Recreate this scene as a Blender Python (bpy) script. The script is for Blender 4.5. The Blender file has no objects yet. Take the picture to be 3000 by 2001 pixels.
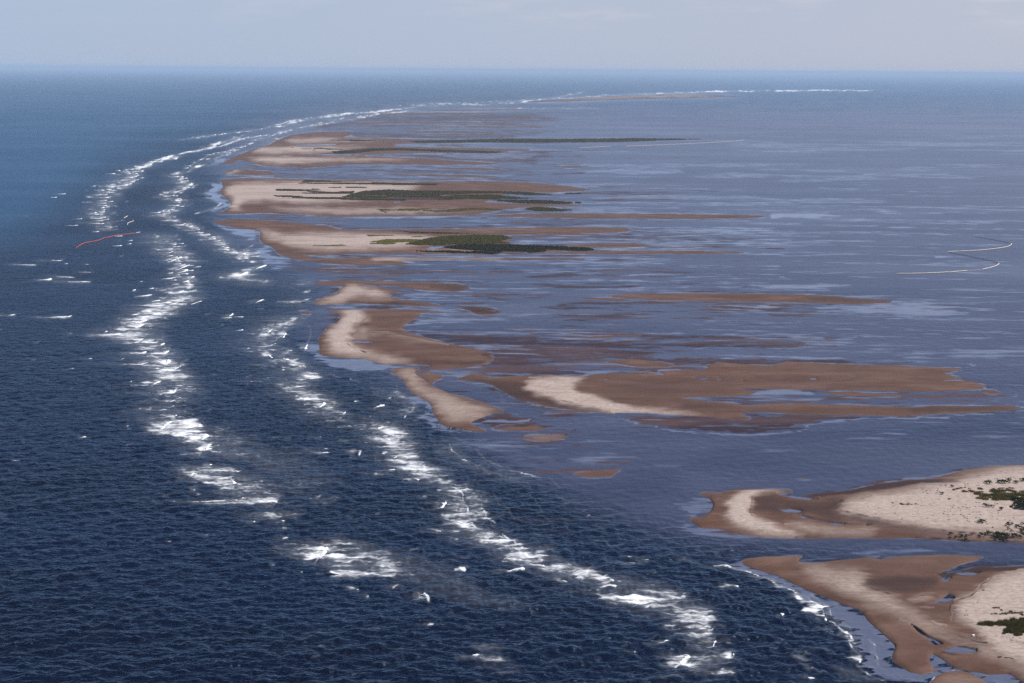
import bpy, bmesh, math, random
import numpy as np
from mathutils import Vector, Matrix
scene = bpy.context.scene
C = scene.collection
R = math.radians
random.seed(7); RNG = np.random.default_rng(7)

# ------------------------------------------------------------------ camera
H = 225.0                       # flying height, metres
FPX, CX, CY, EYE_Y, ROLL = 4167.0, 1500.0, 1000.5, 204.0, R(0.40)
PITCH = math.atan((CY - EYE_Y) / FPX)
cam = bpy.data.cameras.new('camera'); cam_o = bpy.data.objects.new('camera', cam); C.objects.link(cam_o)
cam.sensor_width = 36.0; cam.lens = 36.0 * FPX / 3000.0
cam.clip_start = 1.0; cam.clip_end = 500000.0
ROT = Matrix.Rotation(R(90) - PITCH, 3, 'X') @ Matrix.Rotation(ROLL, 3, 'Z')
cam_o.matrix_world = Matrix.Translation((0, 0, H)) @ ROT.to_4x4()
scene.camera = cam_o

# ------------------------------------------------------------------ sky, sun, exposure
SUN_EL, SUN_AZ = R(50), R(82)   # high, on the camera's right, a little ahead of it
w = bpy.data.worlds.new('World'); scene.world = w; w.use_nodes = True
nt = w.node_tree; nt.nodes.clear()
sky = nt.nodes.new('ShaderNodeTexSky'); sky.sky_type = 'NISHITA'; sky.sun_disc = False
sky.sun_elevation = SUN_EL; sky.sun_rotation = SUN_AZ
sky.altitude = 0; sky.air_density = 1.0; sky.dust_density = 0.6; sky.ozone_density = 3.0
bgw = nt.nodes.new('ShaderNodeBackground'); bgw.inputs['Strength'].default_value = 0.085
ouw = nt.nodes.new('ShaderNodeOutputWorld')
L = nt.links.new
def wn(typ, ins=None, **kw):
    x = nt.nodes.new(typ)
    for k, v in kw.items(): setattr(x, k, v)
    for k, v in (ins or {}).items():
        if hasattr(v, 'is_output'): L(v, x.inputs[k])
        else: x.inputs[k].default_value = v
    return x
tcw = wn('ShaderNodeTexCoord'); spw = wn('ShaderNodeSeparateXYZ', {0: tcw.outputs['Generated']})
# hazy veil low in the sky, blue-grey to the left, mauve towards the sun side, with thin torn cloud
side = wn('ShaderNodeMapRange', {'Value': spw.outputs['X'], 'From Min': -0.36, 'From Max': 0.40})
veilc = wn('ShaderNodeMix', {'Factor': side.outputs[0], 'A': (4.95, 6.15, 8.20, 1), 'B': (6.00, 6.40, 7.75, 1)}, data_type='RGBA')
veil = wn('ShaderNodeMapRange', {'Value': spw.outputs['Z'], 'From Min': 0.04, 'From Max': 0.36, 'To Min': 0.93, 'To Max': 0.05}, interpolation_type='SMOOTHSTEP')
base = wn('ShaderNodeMix', {'Factor': veil.outputs[0], 'A': sky.outputs[0], 'B': veilc.outputs['Result']}, data_type='RGBA')
mpw = wn('ShaderNodeMapping', {'Vector': tcw.outputs['Generated'], 'Scale': (9, 9, 48)})
nzw = wn('ShaderNodeTexNoise', {'Vector': mpw.outputs[0], 'Scale': 1.5, 'Detail': 7, 'Roughness': 0.6})
cl1 = wn('ShaderNodeMapRange', {'Value': nzw.outputs['Fac'], 'From Min': 0.46, 'From Max': 0.72, 'To Max': 0.5}, interpolation_type='SMOOTHSTEP')
cl2 = wn('ShaderNodeMapRange', {'Value': spw.outputs['Z'], 'From Min': 0.020, 'From Max': 0.042}, interpolation_type='SMOOTHSTEP')
cl3 = wn('ShaderNodeMapRange', {'Value': spw.outputs['X'], 'From Min': -0.2, 'From Max': 0.33, 'To Min': 0.25})
cl = wn('ShaderNodeMath', {0: cl1.outputs[0], 1: cl2.outputs[0]}, operation='MULTIPLY')
cl = wn('ShaderNodeMath', {0: cl.outputs[0], 1: cl3.outputs[0]}, operation='MULTIPLY')
mxw = wn('ShaderNodeMix', {'Factor': cl.outputs[0], 'A': base.outputs['Result'], 'B': (8.6, 8.1, 8.7, 1)}, data_type='RGBA')
L(mxw.outputs['Result'], bgw.inputs[0]); L(bgw.outputs[0], ouw.inputs[0])
sun = bpy.data.lights.new('sun', 'SUN'); sun.energy = 4.8; sun.angle = R(0.5); sun.color = (1.0, 0.955, 0.88)
sun_o = bpy.data.objects.new('sun', sun); C.objects.link(sun_o)
sd = Vector((math.sin(SUN_AZ) * math.cos(SUN_EL), math.cos(SUN_AZ) * math.cos(SUN_EL), math.sin(SUN_EL)))
sun_o.rotation_euler = (-sd).to_track_quat('-Z', 'Y').to_euler()
scene.view_settings.view_transform = 'Standard'; scene.view_settings.look = 'None'
scene.view_settings.exposure = 0.0; scene.view_settings.gamma = 1.0
scene.cycles.use_denoising = False
scene.cycles.max_bounces = 5; scene.cycles.volume_bounces = 1
scene.cycles.sample_clamp_indirect = 4.0

# ------------------------------------------------------------------ survey of the photograph -> points on the ground
FR = {'F': (0, 150, 2.34), 'R4': (0, 750, 2.34), 'R5': (800, 750, 2.34), 'R6': (1600, 750, 1.679), 'R7': (2000, 1331, 2.34),
      'R8': (1000, 1331, 2.34), 'Z1': (1100, 1150, 3.918), 'Z2': (2700, 1350, 6.273), 'Z3': (2700, 1700, 7.837),
      'Z4': (130, 620, 6.354), 'Z5': (2600, 680, 5.8775), 'RC': (400, 1150, 2.852), 'W1': (1550, 1100, 7.837),
      'W3': (1800, 1600, 3.91), 'W4': (2350, 1700, 3.617), 'W6': (1200, 1400, 3.136), 'W7': (600, 240, 2.612),
      'D': (0, 0, 0.7837), 'WB': (840, 840, 11.755), 'S': (0, 0, 1.0)}
RF = np.array(ROT)

def px(fr, s):
    """'x,y x,y ...' measured in an enlargement -> array of photo pixels"""
    if isinstance(s, str):
        s = [tuple(float(q) for q in t.split(',')) for t in s.split()]
    x0, y0, k = FR[fr]
    return np.array(s, float) / k + np.array([x0, y0], float)

def ground(P, z=0.0):
    """photo pixels -> metres on the horizontal plane at height z"""
    P = np.atleast_2d(np.asarray(P, float))
    d = np.stack([P[:, 0] - CX, CY - P[:, 1], -np.full(len(P), FPX)], 1) @ RF.T
    t = (z - H) / np.minimum(d[:, 2], -1e-6)
    return np.stack([d[:, 0] * t, d[:, 1] * t, np.full(len(P), z)], 1)

def level_px(u, v):
    """levelled bearing/depression grid (u right of axis, v below eye level, in photo pixels) -> photo pixels"""
    x, y = u, v - (CY - EYE_Y)
    c, s = math.cos(ROLL), math.sin(ROLL)
    return x * c - y * s + CX, x * s + y * c + CY

def px_level(P):
    c, s = math.cos(ROLL), math.sin(ROLL)
    x, y = P[:, 0] - CX, P[:, 1] - CY
    return x * c + y * s, -x * s + y * c + (CY - EYE_Y)

def level_ground(u, v):
    """levelled grid -> x, y in metres on the sea plane"""
    a = np.arctan2(v - (CY - EYE_Y), FPX)            # angle under the optical axis
    cp, sp = math.cos(PITCH), math.sin(PITCH)
    yy = v - (CY - EYE_Y)
    fy = FPX * cp - yy * sp; fz = -FPX * sp - yy * cp
    t = -H / fz
    return u * t, fy * t

# ------------------------------------------------------------------ survey maps (fields over the ground, 2 photo px per cell)
SC, OX, OY, MW, MH = 0.5, -900, 100, 2400, 1260

def fill(P):
    """polygon (photo px) -> (slice, mask)"""
    q = (P - np.array([OX, OY])) * SC
    x0 = max(int(q[:, 0].min()) - 14, 0); x1 = min(int(q[:, 0].max()) + 15, MW)
    y0 = max(int(q[:, 1].min()) - 14, 0); y1 = min(int(q[:, 1].max()) + 15, MH)
    acc = np.zeros((y1 - y0, x1 - x0), np.float32)
    xa, ya = q[:, 0], q[:, 1]; xb, yb = np.roll(xa, -1), np.roll(ya, -1)
    X = np.arange(x0, x1)
    for sub in (0.17, 0.5, 0.83):
        for r in range(y0, y1):
            y = r + sub
            c = (ya <= y) != (yb <= y)
            if not c.any(): continue
            xs = np.sort(xa[c] + (y - ya[c]) * (xb[c] - xa[c]) / (yb[c] - ya[c]))
            for a, b in zip(xs[::2], xs[1::2]):
                acc[r - y0] += np.clip(np.minimum(X + 1, b) - np.maximum(X, a), 0, 1) / 3
    return (slice(y0, y1), slice(x0, x1)), acc

def stroke(P, wd):
    """polyline (photo px) of width wd px -> (slice, mask)"""
    q = (P - np.array([OX, OY])) * SC; r = wd * SC / 2
    x0 = max(int(q[:, 0].min() - r) - 14, 0); x1 = min(int(q[:, 0].max() + r) + 15, MW)
    y0 = max(int(q[:, 1].min() - r) - 14, 0); y1 = min(int(q[:, 1].max() + r) + 15, MH)
    Y, X = np.mgrid[y0:y1, x0:x1] + 0.5
    D = np.full(X.shape, 1e9)
    for a, b in zip(q[:-1], q[1:]):
        ab = b - a; l2 = max(ab @ ab, 1e-6)
        t = np.clip(((X - a[0]) * ab[0] + (Y - a[1]) * ab[1]) / l2, 0, 1)
        D = np.minimum(D, np.hypot(X - a[0] - t * ab[0], Y - a[1] - t * ab[1]))
    return (slice(y0, y1), slice(x0, x1)), np.clip(r + 0.5 - D, 0, 1).astype(np.float32)

def blur(a, s):
    if s <= 0.05: return a
    n = int(3 * s + 1); k = np.exp(-0.5 * (np.arange(-n, n + 1) / s) ** 2); k /= k.sum()
    for ax in (0, 1):
        o = np.zeros_like(a); L_ = a.shape[ax]
        for j, kk in zip(range(-n, n + 1), k):
            if abs(j) >= L_: continue
            i0, i1 = max(0, j), min(L_, L_ + j)
            if ax == 0: o[i0:i1] += kk * a[i0 - j:i1 - j]
            else: o[:, i0:i1] += kk * a[:, i0 - j:i1 - j]
        a = o
    return a

def put(M, sm, s, val=1.0, mode='max'):
    sl, m = sm
    m = blur(m, s) * val
    if mode == 'max': M[sl] = np.maximum(M[sl], m)
    elif mode == 'add': M[sl] = 1 - (1 - M[sl]) * (1 - m)
    else: M[sl] *= 1 - m

def look(M, X, Y):
    """bilinear reading of a survey map at photo pixels"""
    x = np.clip((X - OX) * SC - 0.5, 0, MW - 1.001); y = np.clip((Y - OY) * SC - 0.5, 0, MH - 1.001)
    i, j = y.astype(int), x.astype(int); fy, fx = y - i, x - j
    return (M[i, j] * (1 - fy) * (1 - fx) + M[i + 1, j] * fy * (1 - fx) + M[i, j + 1] * (1 - fy) * fx + M[i + 1, j + 1] * fy * fx)

def vnoise(x, y, seed=0):
    xi, yi = np.floor(x).astype(np.int64), np.floor(y).astype(np.int64)
    fx, fy = x - xi, y - yi; fx = fx * fx * (3 - 2 * fx); fy = fy * fy * (3 - 2 * fy)
    def h(a, b):
        n = (a * 374761393 + b * 668265263 + seed * 1442695041) & 0x7fffffff
        n = ((n ^ (n >> 13)) * 1274126177) & 0x7fffffff
        return ((n ^ (n >> 16)) & 0xffff) / 65535.0
    return (h(xi, yi) * (1 - fx) + h(xi + 1, yi) * fx) * (1 - fy) + (h(xi, yi + 1) * (1 - fx) + h(xi + 1, yi + 1) * fx) * fy
def fbm(x, y, seed=0, o=4):
    s, a, t = 0, 0.5, 0
    for k in range(o): s = s + a * vnoise(x * 2 ** k, y * 2 ** k, seed + k); t += a; a *= 0.5
    return s / t

# ------------------------------------------------------------------ mesh and material helpers
def newmesh(name, V, Fq, attrs=None, smooth=True):
    V = np.asarray(V, np.float32); Fq = np.asarray(Fq, np.int32)
    me = bpy.data.meshes.new(name)
    me.vertices.add(len(V)); me.vertices.foreach_set('co', V.ravel())
    n = Fq.shape[1]
    me.loops.add(Fq.size); me.loops.foreach_set('vertex_index', Fq.ravel())
    me.polygons.add(len(Fq)); me.polygons.foreach_set('loop_start', np.arange(0, Fq.size, n, dtype=np.int32))
    me.update(calc_edges=True)
    if smooth: me.polygons.foreach_set('use_smooth', np.ones(len(Fq), bool))
    for k, a in (attrs or {}).items():
        at = me.attributes.new(k, 'FLOAT', 'POINT'); at.data.foreach_set('value', np.asarray(a, np.float32))
    return me
def link(name, me, mat=None, parent=None, loc=None):
    o = bpy.data.objects.new(name, me); C.objects.link(o)
    if mat is not None and me is not None and not me.materials: me.materials.append(mat)
    if parent is not None: o.parent = parent
    if loc is not None: o.location = loc
    return o
def tag(o, label=None, cat=None, group=None, kind=None):
    if label: o['label'] = label
    if cat: o['category'] = cat
    if group: o['group'] = group
    if kind: o['kind'] = kind
    return o
class N:
    """tiny node-graph writer"""
    def __init__(s, name):
        s.m = bpy.data.materials.new(name); s.m.use_nodes = True; s.t = s.m.node_tree; s.t.nodes.clear()
    def n(s, typ, ins=None, **kw):
        x = s.t.nodes.new(typ)
        for k, v in kw.items(): setattr(x, k, v)
        for k, v in (ins or {}).items():
            if hasattr(v, 'is_output'): s.t.links.new(v, x.inputs[k])
            else: x.inputs[k].default_value = v
        return x
    def attr(s, a): return s.n('ShaderNodeAttribute', attribute_name=a).outputs['Fac']
    def math(s, op, a, b=0.0, clamp=False):
        return s.n('ShaderNodeMath', {0: a, 1: b}, operation=op, use_clamp=clamp).outputs[0]
    def mix(s, f, a, b): return s.n('ShaderNodeMix', {'Factor': f, 'A': a, 'B': b}, data_type='RGBA').outputs['Result']
    def noise(s, scale, det=4, vec=(1, 1, 1), rough=0.55, rot=0.0, dist=0.0):
        g = s.n('ShaderNodeNewGeometry').outputs['Position']
        mp = s.n('ShaderNodeMapping', {'Vector': g, 'Scale': tuple(scale * q for q in vec), 'Rotation': (0, 0, rot)})
        return s.n('ShaderNodeTexNoise', {'Vector': mp.outputs[0], 'Scale': 1.0, 'Detail': det, 'Roughness': rough, 'Distortion': dist}).outputs['Fac']
    def ramp(s, f, a, b):
        return s.n('ShaderNodeMapRange', {'Value': f, 'From Min': a, 'From Max': b}, interpolation_type='SMOOTHSTEP').outputs['Result']
    def out(s, sh): s.n('ShaderNodeOutputMaterial', {'Surface': sh}); return s.m
# ------------------------------------------------------------------ the survey: outlines of sand, shoals, foam
# each sandbar: (name, label, height m, edge blur, [(frame, outline)...], [pools], [dry (frame, outline, value, blur)], [dark])
BARS = [
('sandbar', 'hooked sandbar with a pale ridge, above the wedge-shaped sandbar', 1.1, 1.0,
 [('R5', '262,327 300,302 370,276 440,256 470,216 520,202 640,206 760,222 900,238 950,247 850,249 800,258 775,268 830,286 890,302 1040,316 1130,331 1172,345 1050,348 850,336 680,331 520,321 480,331 380,336 270,336'),
  ('R5', '262,196 330,173 500,165 700,170 900,178 1100,180 1260,190 1340,205 1352,230 1280,240 1150,242 1050,238 850,207 640,196 470,206 350,204')], [],
 [('R5', '290,322 400,292 470,256 500,216 560,206 640,210 600,232 640,232 700,230 760,262 850,290 700,288 600,276 540,285 450,318 340,332', .8, 3),
  ('R5', '480,176 700,174 1000,182 1230,190 1000,188 700,180', .45, 1.2)],
 [('R5', '540,322 850,318 1150,342 850,332 600,328', .8, 1.2), ('R5', '1050,200 1330,206 1340,234 1250,240 1080,225', .5, 3)]),
('sandbar', 'wedge-shaped sandbar with a pale seaward ridge and broad brown flat', 1.2, 1.2,
 [('R5', '365,373 440,369 600,368 760,365 870,368 1000,369 1180,380 1185,387 1000,392 1020,410 960,435 905,470 876,498 900,516 1010,546 1110,579 1250,609 1360,631 1440,649 1500,668 1515,700 1505,720 1440,748 1330,765 1200,778 1080,782 1058,766 1090,749 960,741 860,743 760,742 690,726 600,699 540,703 450,696 350,686 300,660 320,640 310,570 322,545 360,516 372,490 362,480 430,465 462,430 450,405 400,386')],
 [('R5', '525,580 620,579 715,591 640,598 545,591'), ('R5', '565,477 630,474 662,480 600,485')],
 [('R5', '490,372 600,372 600,400 650,425 600,455 560,480 540,520 530,560 545,610 610,650 700,680 830,705 1000,735 900,738 780,735 660,700 560,682 420,665 375,620 375,560 395,520 432,480 470,440 485,400', 1, 5),
  ('R5', '560,545 650,522 780,528 900,558 1040,588 1200,612 1200,618 1040,600 900,575 780,548 650,560', .35, 2),
  ('R5', '540,520 640,500 660,540 640,570 560,560', .5, 4)],
 [('R5', '560,560 900,590 1200,630 1400,660 1490,690 1400,700 1000,690 700,660 560,620', .25, 6), ('R5', '640,380 1000,372 980,410 880,480 640,480 680,430', .22, 5),
  ('R5', '860,718 1200,725 1500,715 1440,745 1200,752 1000,742', .55, 3), ('R5', '1420,650 1500,668 1515,700 1480,715', .7, 4)]),
('sandbar', 'narrow brown sandbar lying in the water between hook and wedge bars', .4, 0.8,
 [('R5', '155,377 220,375 285,392 260,402 200,396')], [], [], []),
('sandbar', 'brown mudbank barely awash right of the wedge and hook bars', .15, 2.2,
 [('R5', '1230,345 1350,345 1500,355 1575,380 1540,400 1400,402 1350,377')], [], [], [('R5', '1230,345 1350,345 1500,355 1575,380 1540,400 1400,402', .6, 3)]),
('sand_spit', 'curved sand spit tapering toward the flock of dark birds', 1.2, 1.1,
 [('R5', '800,786 850,768 920,760 1000,765 1022,771 975,790 965,800 1000,826 1050,861 1085,886 1130,906 1200,940 1280,958 1380,984 1500,1024 1570,1054 1596,1066 1500,1081 1440,1106 1370,1131 1350,1145 1370,1161 1440,1186 1482,1206 1400,1208 1300,1191 1180,1170 1145,1150 1120,1110 1095,1086 1085,1030 1060,1000 1000,970 950,940 920,910 905,880 880,840 850,820 810,805')], [],
 [('R5', '830,790 900,768 985,768 940,792 990,855 1060,915 1160,950 1260,985 1350,1015 1480,1055 1520,1072 1440,1098 1350,1132 1230,1150 1160,1100 1130,1050 1080,990 980,940 935,890 905,840 860,810', .62, 6),
  ('R5', '870,775 960,770 920,795 970,860 1050,920 1160,960 1130,970 1020,930 950,880 900,820', .4, 3)],
 [('R5', '1190,935 1290,960 1390,985 1500,1024 1594,1066 1500,1072 1400,1040 1290,995', .3, 3)]),
('sandbar', 'dark wet triangular mudbank off the tip of the curved spit', .3, 1.6,
 [('R5', '1480,1182 1560,1162 1700,1150 1800,1156 1890,1190 1780,1197 1620,1199 1520,1192')], [], [], [('R5', '1480,1182 1560,1152 1760,1140 1890,1190 1800,1170 1560,1175', .8, 3)]),
('sandbar', 'small oval tan sandbar with birds on its back edge', .45, 0.9,
 [('W1', '-180,1440 -80,1385 120,1375 350,1372 560,1372 700,1366 860,1376 945,1412 880,1438 740,1468 580,1486 400,1508 250,1512 60,1495 -80,1470')], [], [('W1', '0,1400 700,1390 880,1410 560,1470 200,1490 0,1460', .2, 3)], []),
('sandbar', 'small brown sandbar amid pale streaks left of the inlet', .3, 1.2,
 [('R6', '110,1072 180,1062 270,1054 385,1046 335,1072 322,1087 220,1090 160,1086')], [], [], []),
('sandbar', 'tiny low sandbar in the channel above the hooked beach', .3, .8, [('R6', '1206,1098 1260,1093 1345,1100 1240,1104')], [], [], []),
('sandbar', 'broad brown tidal sand flat with a pale crescent ridge', 1.0, 1.3,
 [('R5', '960,800 1060,798 1150,814 1172,836 1120,850 1085,884 1040,852 1000,822'),
  ('R5', '1225,850 1310,826 1375,808 1500,836 1700,820 1900,816 2120,830 2200,812 2340,805 2340,1085 2200,1070 2010,1048 1880,1030 1760,1002 1640,968 1580,935 1500,885 1440,868 1340,856'),
  ('R6', '100,592 250,592 330,578 500,570 600,590 540,566 640,561 760,563 810,548 760,540 860,523 1000,534 1110,540 1180,518 1400,530 1700,537 1900,547 2060,550 2020,566 1950,576 2062,604 1900,611 2100,618 2172,640 2140,655 2000,666 1800,668 1600,662 1400,660 1100,655 880,648 960,655 1042,668 1000,685 850,692 640,697 760,711 900,722 1000,737 1100,728 1300,728 1600,735 1800,745 1900,735 2100,738 2280,735 2345,745 2310,758 2150,770 1900,780 1700,788 1500,785 1250,780 1100,770 980,768 950,775 1020,800 960,810 820,795 750,790 500,775 300,770 100,750 0,740 0,600'),
  ('R6', '1300,672 1500,667 1760,682 1740,693 1500,690'), ('R6', '280,520 420,505 560,520 650,538 560,550 440,545'), ('R6', '2140,655 2200,660 2250,672 2190,680 2140,668')],
 [('R6', '715,597 770,598 815,603 780,609 740,604'), ('R6', '838,604 888,607 850,613'), ('R6', '955,613 985,615 965,619'), ('R6', '1290,603 1340,602 1325,610 1305,609'),
  ('R6', '1490,588 1546,590 1500,595'), ('R6', '270,602 322,607 300,613'), ('R6', '1380,606 1410,603 1390,609')],
 [('R5', '1725,880 1780,845 1950,830 2140,836 2060,880 2045,925 2100,958 2340,1005 2340,1066 2150,1042 1950,1000 1800,952 1735,912', .85, 3),
  ('R6', '-20,690 130,650 150,672 250,702 400,747 600,764 775,778 600,783 350,772 200,757 60,728', .95, 2.5)],
 [('R6', '160,640 500,600 900,625 1000,665 640,700 300,690', .3, 8), ('R6', '560,700 760,715 1000,745 1500,745 1900,745 2300,745 1900,775 1000,765 700,760', .42, 5),
  ('R5', '1240,850 1500,845 1700,870 1720,920 1800,965 2000,1015 2340,1075 2340,1090 2000,1050 1640,975 1480,890', .55, 4), ('R6', '500,570 1100,545 1900,560 2000,580 1200,575 700,580', .2, 5),
  ('R6', '820,800 1020,795 960,812', .6, 3), ('R6', '1750,740 2330,740 2300,760 1800,780', .5, 4), ('R5', '1790,852 1900,845 2050,850 2000,866 1880,872', .35, 3)]),
('sandbar', 'thin rusty shoal strip below the pale crescent ridge', .35, .9, [('W1', '270,868 300,832 700,812 960,795 1280,815 1480,845 1300,858 1000,855 700,858 420,866')], [], [],
 [('W1', '270,868 300,832 700,812 800,830 500,860', 1, 2)]),
('sandbar', 'long thin brown sandbar in the lagoon right of the hooked sandbar', .6, 1.1,
 [('R6', '280,196 400,182 700,182 1000,185 1250,188 1420,198 1550,208 1720,213 1690,231 1560,240 1300,232 1050,225 850,222 600,222 450,212 340,204'),
  ('R6', '140,205 300,206 475,222 350,223 200,212')], [], [], [('R6', '1250,195 1720,212 1690,232 1300,225', .45, 4), ('R6', '140,205 475,222 350,222', .6, 2)]),
('sandbar', 'two thin dark mud streaks below the long lagoon sandbar', .25, .8,
 [('R6', '735,247 900,246 1165,262 1000,266 830,258'), ('R6', '1025,237 1245,241 1200,250 1100,247')], [], [], [('R6', '735,245 1245,237 1165,264 830,260', .7, 3)]),
('sandbar', 'narrow brown sand strip above the ripple-marked shallows', .25, .9,
 [('R6', '75,393 200,398 335,390 335,403 200,405'), ('R6', '325,389 450,387 522,393 420,402')], [], [], [('R6', '75,390 522,388 522,404 75,404', .4, 3)]),
('sandbar', 'green-topped sand island with bright marsh and pale western beach', 1.4, .8,
 [('F', '1460,1162 1600,1150 1740,1155 1900,1165 2100,1187 2250,1197 2340,1226 2700,1224 3200,1216 3500,1210 4000,1205 4280,1208 4340,1220 4300,1240 4000,1245 3900,1250 4290,1262 4250,1268 3950,1262 3700,1256 3400,1258 3520,1280 3480,1300 3500,1322 3800,1334 4060,1352 4078,1366 3700,1378 3300,1391 3000,1392 2700,1386 2340,1391 2200,1401 2000,1396 1900,1376 1860,1341 1800,1320 1778,1290 1787,1241 1740,1226 1650,1216 1560,1201 1480,1186')],
 [('F', '2910,1352 2980,1336 3100,1332 3040,1345 2960,1360')],
 [('F', '1790,1252 1850,1242 1950,1260 2100,1255 2340,1252 2700,1260 3000,1278 2950,1312 2800,1342 2600,1357 2340,1370 2150,1366 2000,1342 1920,1302 1860,1290', 1, 3),
  ('F', '1750,1225 1830,1225 1900,1250 1860,1290 1800,1280', .6, 2), ('F', '2860,1370 3100,1364 3370,1386 3000,1384', .75, 1), ('F', '3000,1226 3300,1220 3700,1222 3300,1230', .4, 1.5)],
 [('F', '1830,1350 2340,1388 3000,1390 2340,1376 2000,1372', .6, 2), ('F', '2340,1230 2800,1228 3000,1250 2600,1245', .25, 2)]),
('sandbar', 'long brown sand tail trailing right from the green-topped island', .5, .7,
 [('F', '3800,1332 4100,1318 4350,1315 4500,1335 4300,1346 4000,1345'), ('F', '3450,1388 4000,1373 4400,1365 4680,1368 5000,1370 5150,1381 4900,1391 4400,1393 3900,1391')], [], [], [('F', '3500,1380 5150,1370 5150,1392 3500,1392', .2, 3)]),
('sandbar', 'ragged brown sand shelf below the green-topped island', .5, .7,
 [('F', '1870,1371 2000,1391 2110,1401 2150,1425 2100,1440 2000,1425 1930,1401'), ('F', '2080,1440 2200,1415 2340,1420 2540,1410 2900,1414 3300,1418 3500,1418 4020,1420 4000,1430 3500,1436 3000,1431 2700,1441 2860,1458 2700,1466 2340,1462 2200,1451'),
  ('F', '2060,1495 2300,1489 2500,1491 2700,1488 2620,1500 2340,1506')], [],
 [('F', '2540,1425 2650,1414 3000,1416 3500,1421 3400,1430 2900,1429 2700,1439 2580,1436', .9, 1)], [('F', '2050,1490 2700,1488 2600,1504 2050,1504', .6, 2), ('F', '3450,1416 4020,1420 4000,1430 3450,1436', .35, 2)]),
('sandbar', 'thin black mud line lying alone in the mid lagoon', .2, .6, [('F', '2665,1520 2800,1519 2970,1515 2970,1521 2800,1525 2665,1526'), ('F', '4480,1348 4650,1340 4780,1336 4880,1335 4880,1342 4740,1348 4560,1354'), ('F', '5150,1350 5280,1346 5390,1352 5360,1358 5220,1357')], [], [], [('F', '2600,1500 5400,1320 5400,1370 2600,1540', 1, 2)]),
('sandbar', 'marsh-covered island with wide pale bow-shaped beach on its left', 1.4, .8,
 [('F', '1490,880 1560,875 1700,869 1850,871 2000,877 2340,882 2500,884 2900,893 3300,891 3600,899 3850,919 4060,946 4000,958 3800,968 3500,972 3400,1000 3360,1020 3300,1036 3500,1042 3900,1046 4000,1064 3600,1070 3440,1086 3400,1096 3250,1120 3050,1131 2900,1131 2340,1136 2200,1131 2000,1111 1800,1110 1650,1116 1450,1116 1540,1095 1580,1061 1586,1040 1540,1000 1500,970 1531,930 1520,900')],
 [('F', '2700,1030 2780,1026 2780,1034 2700,1040'), ('F', '2000,1072 2160,1066 2170,1072 2010,1078'), ('F', '3040,990 3120,984 3110,992')],
 [('F', '1540,960 1590,918 1750,898 2000,902 2340,902 2800,903 2900,926 2700,1002 2340,1032 2000,1042 1800,1020 1660,1050 1640,1092 1590,1087 1600,1020 1550,985', 1, 2.5),
  ('F', '1800,1065 2000,1080 2200,1075 2340,1085 2800,1078 3100,1090 3200,1105 2900,1120 2340,1122 2150,1112 1950,1096', .7, 2)],
 [('F', '1700,1110 2340,1135 3100,1130 3300,1110 2340,1120', .5, 2), ('F', '1640,1040 1900,1060 1800,1100 1700,1090', .3, 3)]),
('sandbar', 'very long straight brown bar ending in a pale tip mid lagoon', .7, .8,
 [('F', '3320,1131 3440,1119 3640,1112 3940,1110 4340,1112 4680,1115 4900,1118 5220,1126 5250,1135 5180,1145 4680,1152 4340,1149 3840,1143 3540,1139')], [], [('F', '3500,1120 4000,1114 4900,1122 4300,1130 3700,1130', .18, 3)], [('F', '4900,1120 5250,1128 5200,1146 4950,1146', .35, 3)]),
('sandbar', 'short brown bar with a pale left end above the bow-shaped beach', .7, .7,
 [('F', '1522,841 1580,815 1640,809 1700,811 1850,825 1892,836 1870,850 1750,853 1650,846 1560,846')], [], [('F', '1540,840 1600,811 1670,811 1620,830 1580,846', .8, 1)], []),
('sandbar', 'far streaky sand island striped with dark marsh bands', 1.3, .65,
 [('F', '1510,776 1560,745 1640,710 1740,670 1850,640 1920,600 2000,573 2150,554 2400,551 2430,565 2340,590 2600,597 2900,603 3300,610 3250,629 2900,631 2700,636 2700,655 3000,659 3300,664 3655,671 3600,682 3300,691 3000,698 2700,701 2500,706 2500,720 2900,735 3200,755 3455,769 3350,779 3000,779 2700,776 2400,773 2250,790 2100,799 1950,793 1800,786 1740,766 1650,746 1580,771')],
 [('F', '2000,640 2300,636 2330,644 2050,650'), ('F', '2100,708 2500,706 2490,714 2120,716')],
 [('F', '1710,690 1780,662 2000,655 2340,656 2560,664 2300,675 2340,696 2100,697 1900,701', 1, 1.4), ('F', '1700,741 1800,728 2000,731 2340,736 2830,742 2700,750 2340,756 2050,766 1900,775 1780,760', .95, 1.4),
  ('F', '1930,615 2000,600 2340,603 2600,609 2500,622 2200,626 2000,629', .8, 1.2)], [('F', '1900,780 2250,785 2100,798', .3, 2)]),
('sandbar', 'distant brown sand streaks under the far surf line', .9, .55,
 [('F', '2280,508 2500,486 2800,484 3300,486 3300,492 2800,497 2500,500'), ('F', '2860,517 3300,513 3780,517 3770,523 3300,526 2900,523'),
  ('F', '2640,553 3000,546 3640,558 3300,562 2900,561'), ('F', '2790,405 3000,400 3400,395 3760,399 3500,407 3000,412'), ('F', '2500,430 3000,420 3500,424 3300,432 2800,438'), ('F', '2980,474 3400,470 3840,473 3840,479 3300,480'),
  ('F', '2640,848 2900,842 3200,848 3480,860 3200,866 2900,858'), ('F', '3750,790 3900,784 4080,793 3900,800'), ('F', '2950,795 3300,800 3640,824 3300,815 3000,806')], [],
 [('F', '2790,400 3760,396 3500,406 2900,408', .45, 1.2)], []),
('sandbar', 'faint far sand spit close to the horizon at upper right', 1.0, .5,
 [('F', '3560,345 3800,330 4100,313 4400,300 4700,293 5000,303 5120,312 4800,320 4400,330 4000,342 3700,350')], [], [('F', '3650,340 4100,314 4700,295 4950,306 4300,318', .95, 1)], []),
('beach', 'hooked beach with a pale curl and broad pale dunes, right edge', 1.6, 1.3,
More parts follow.
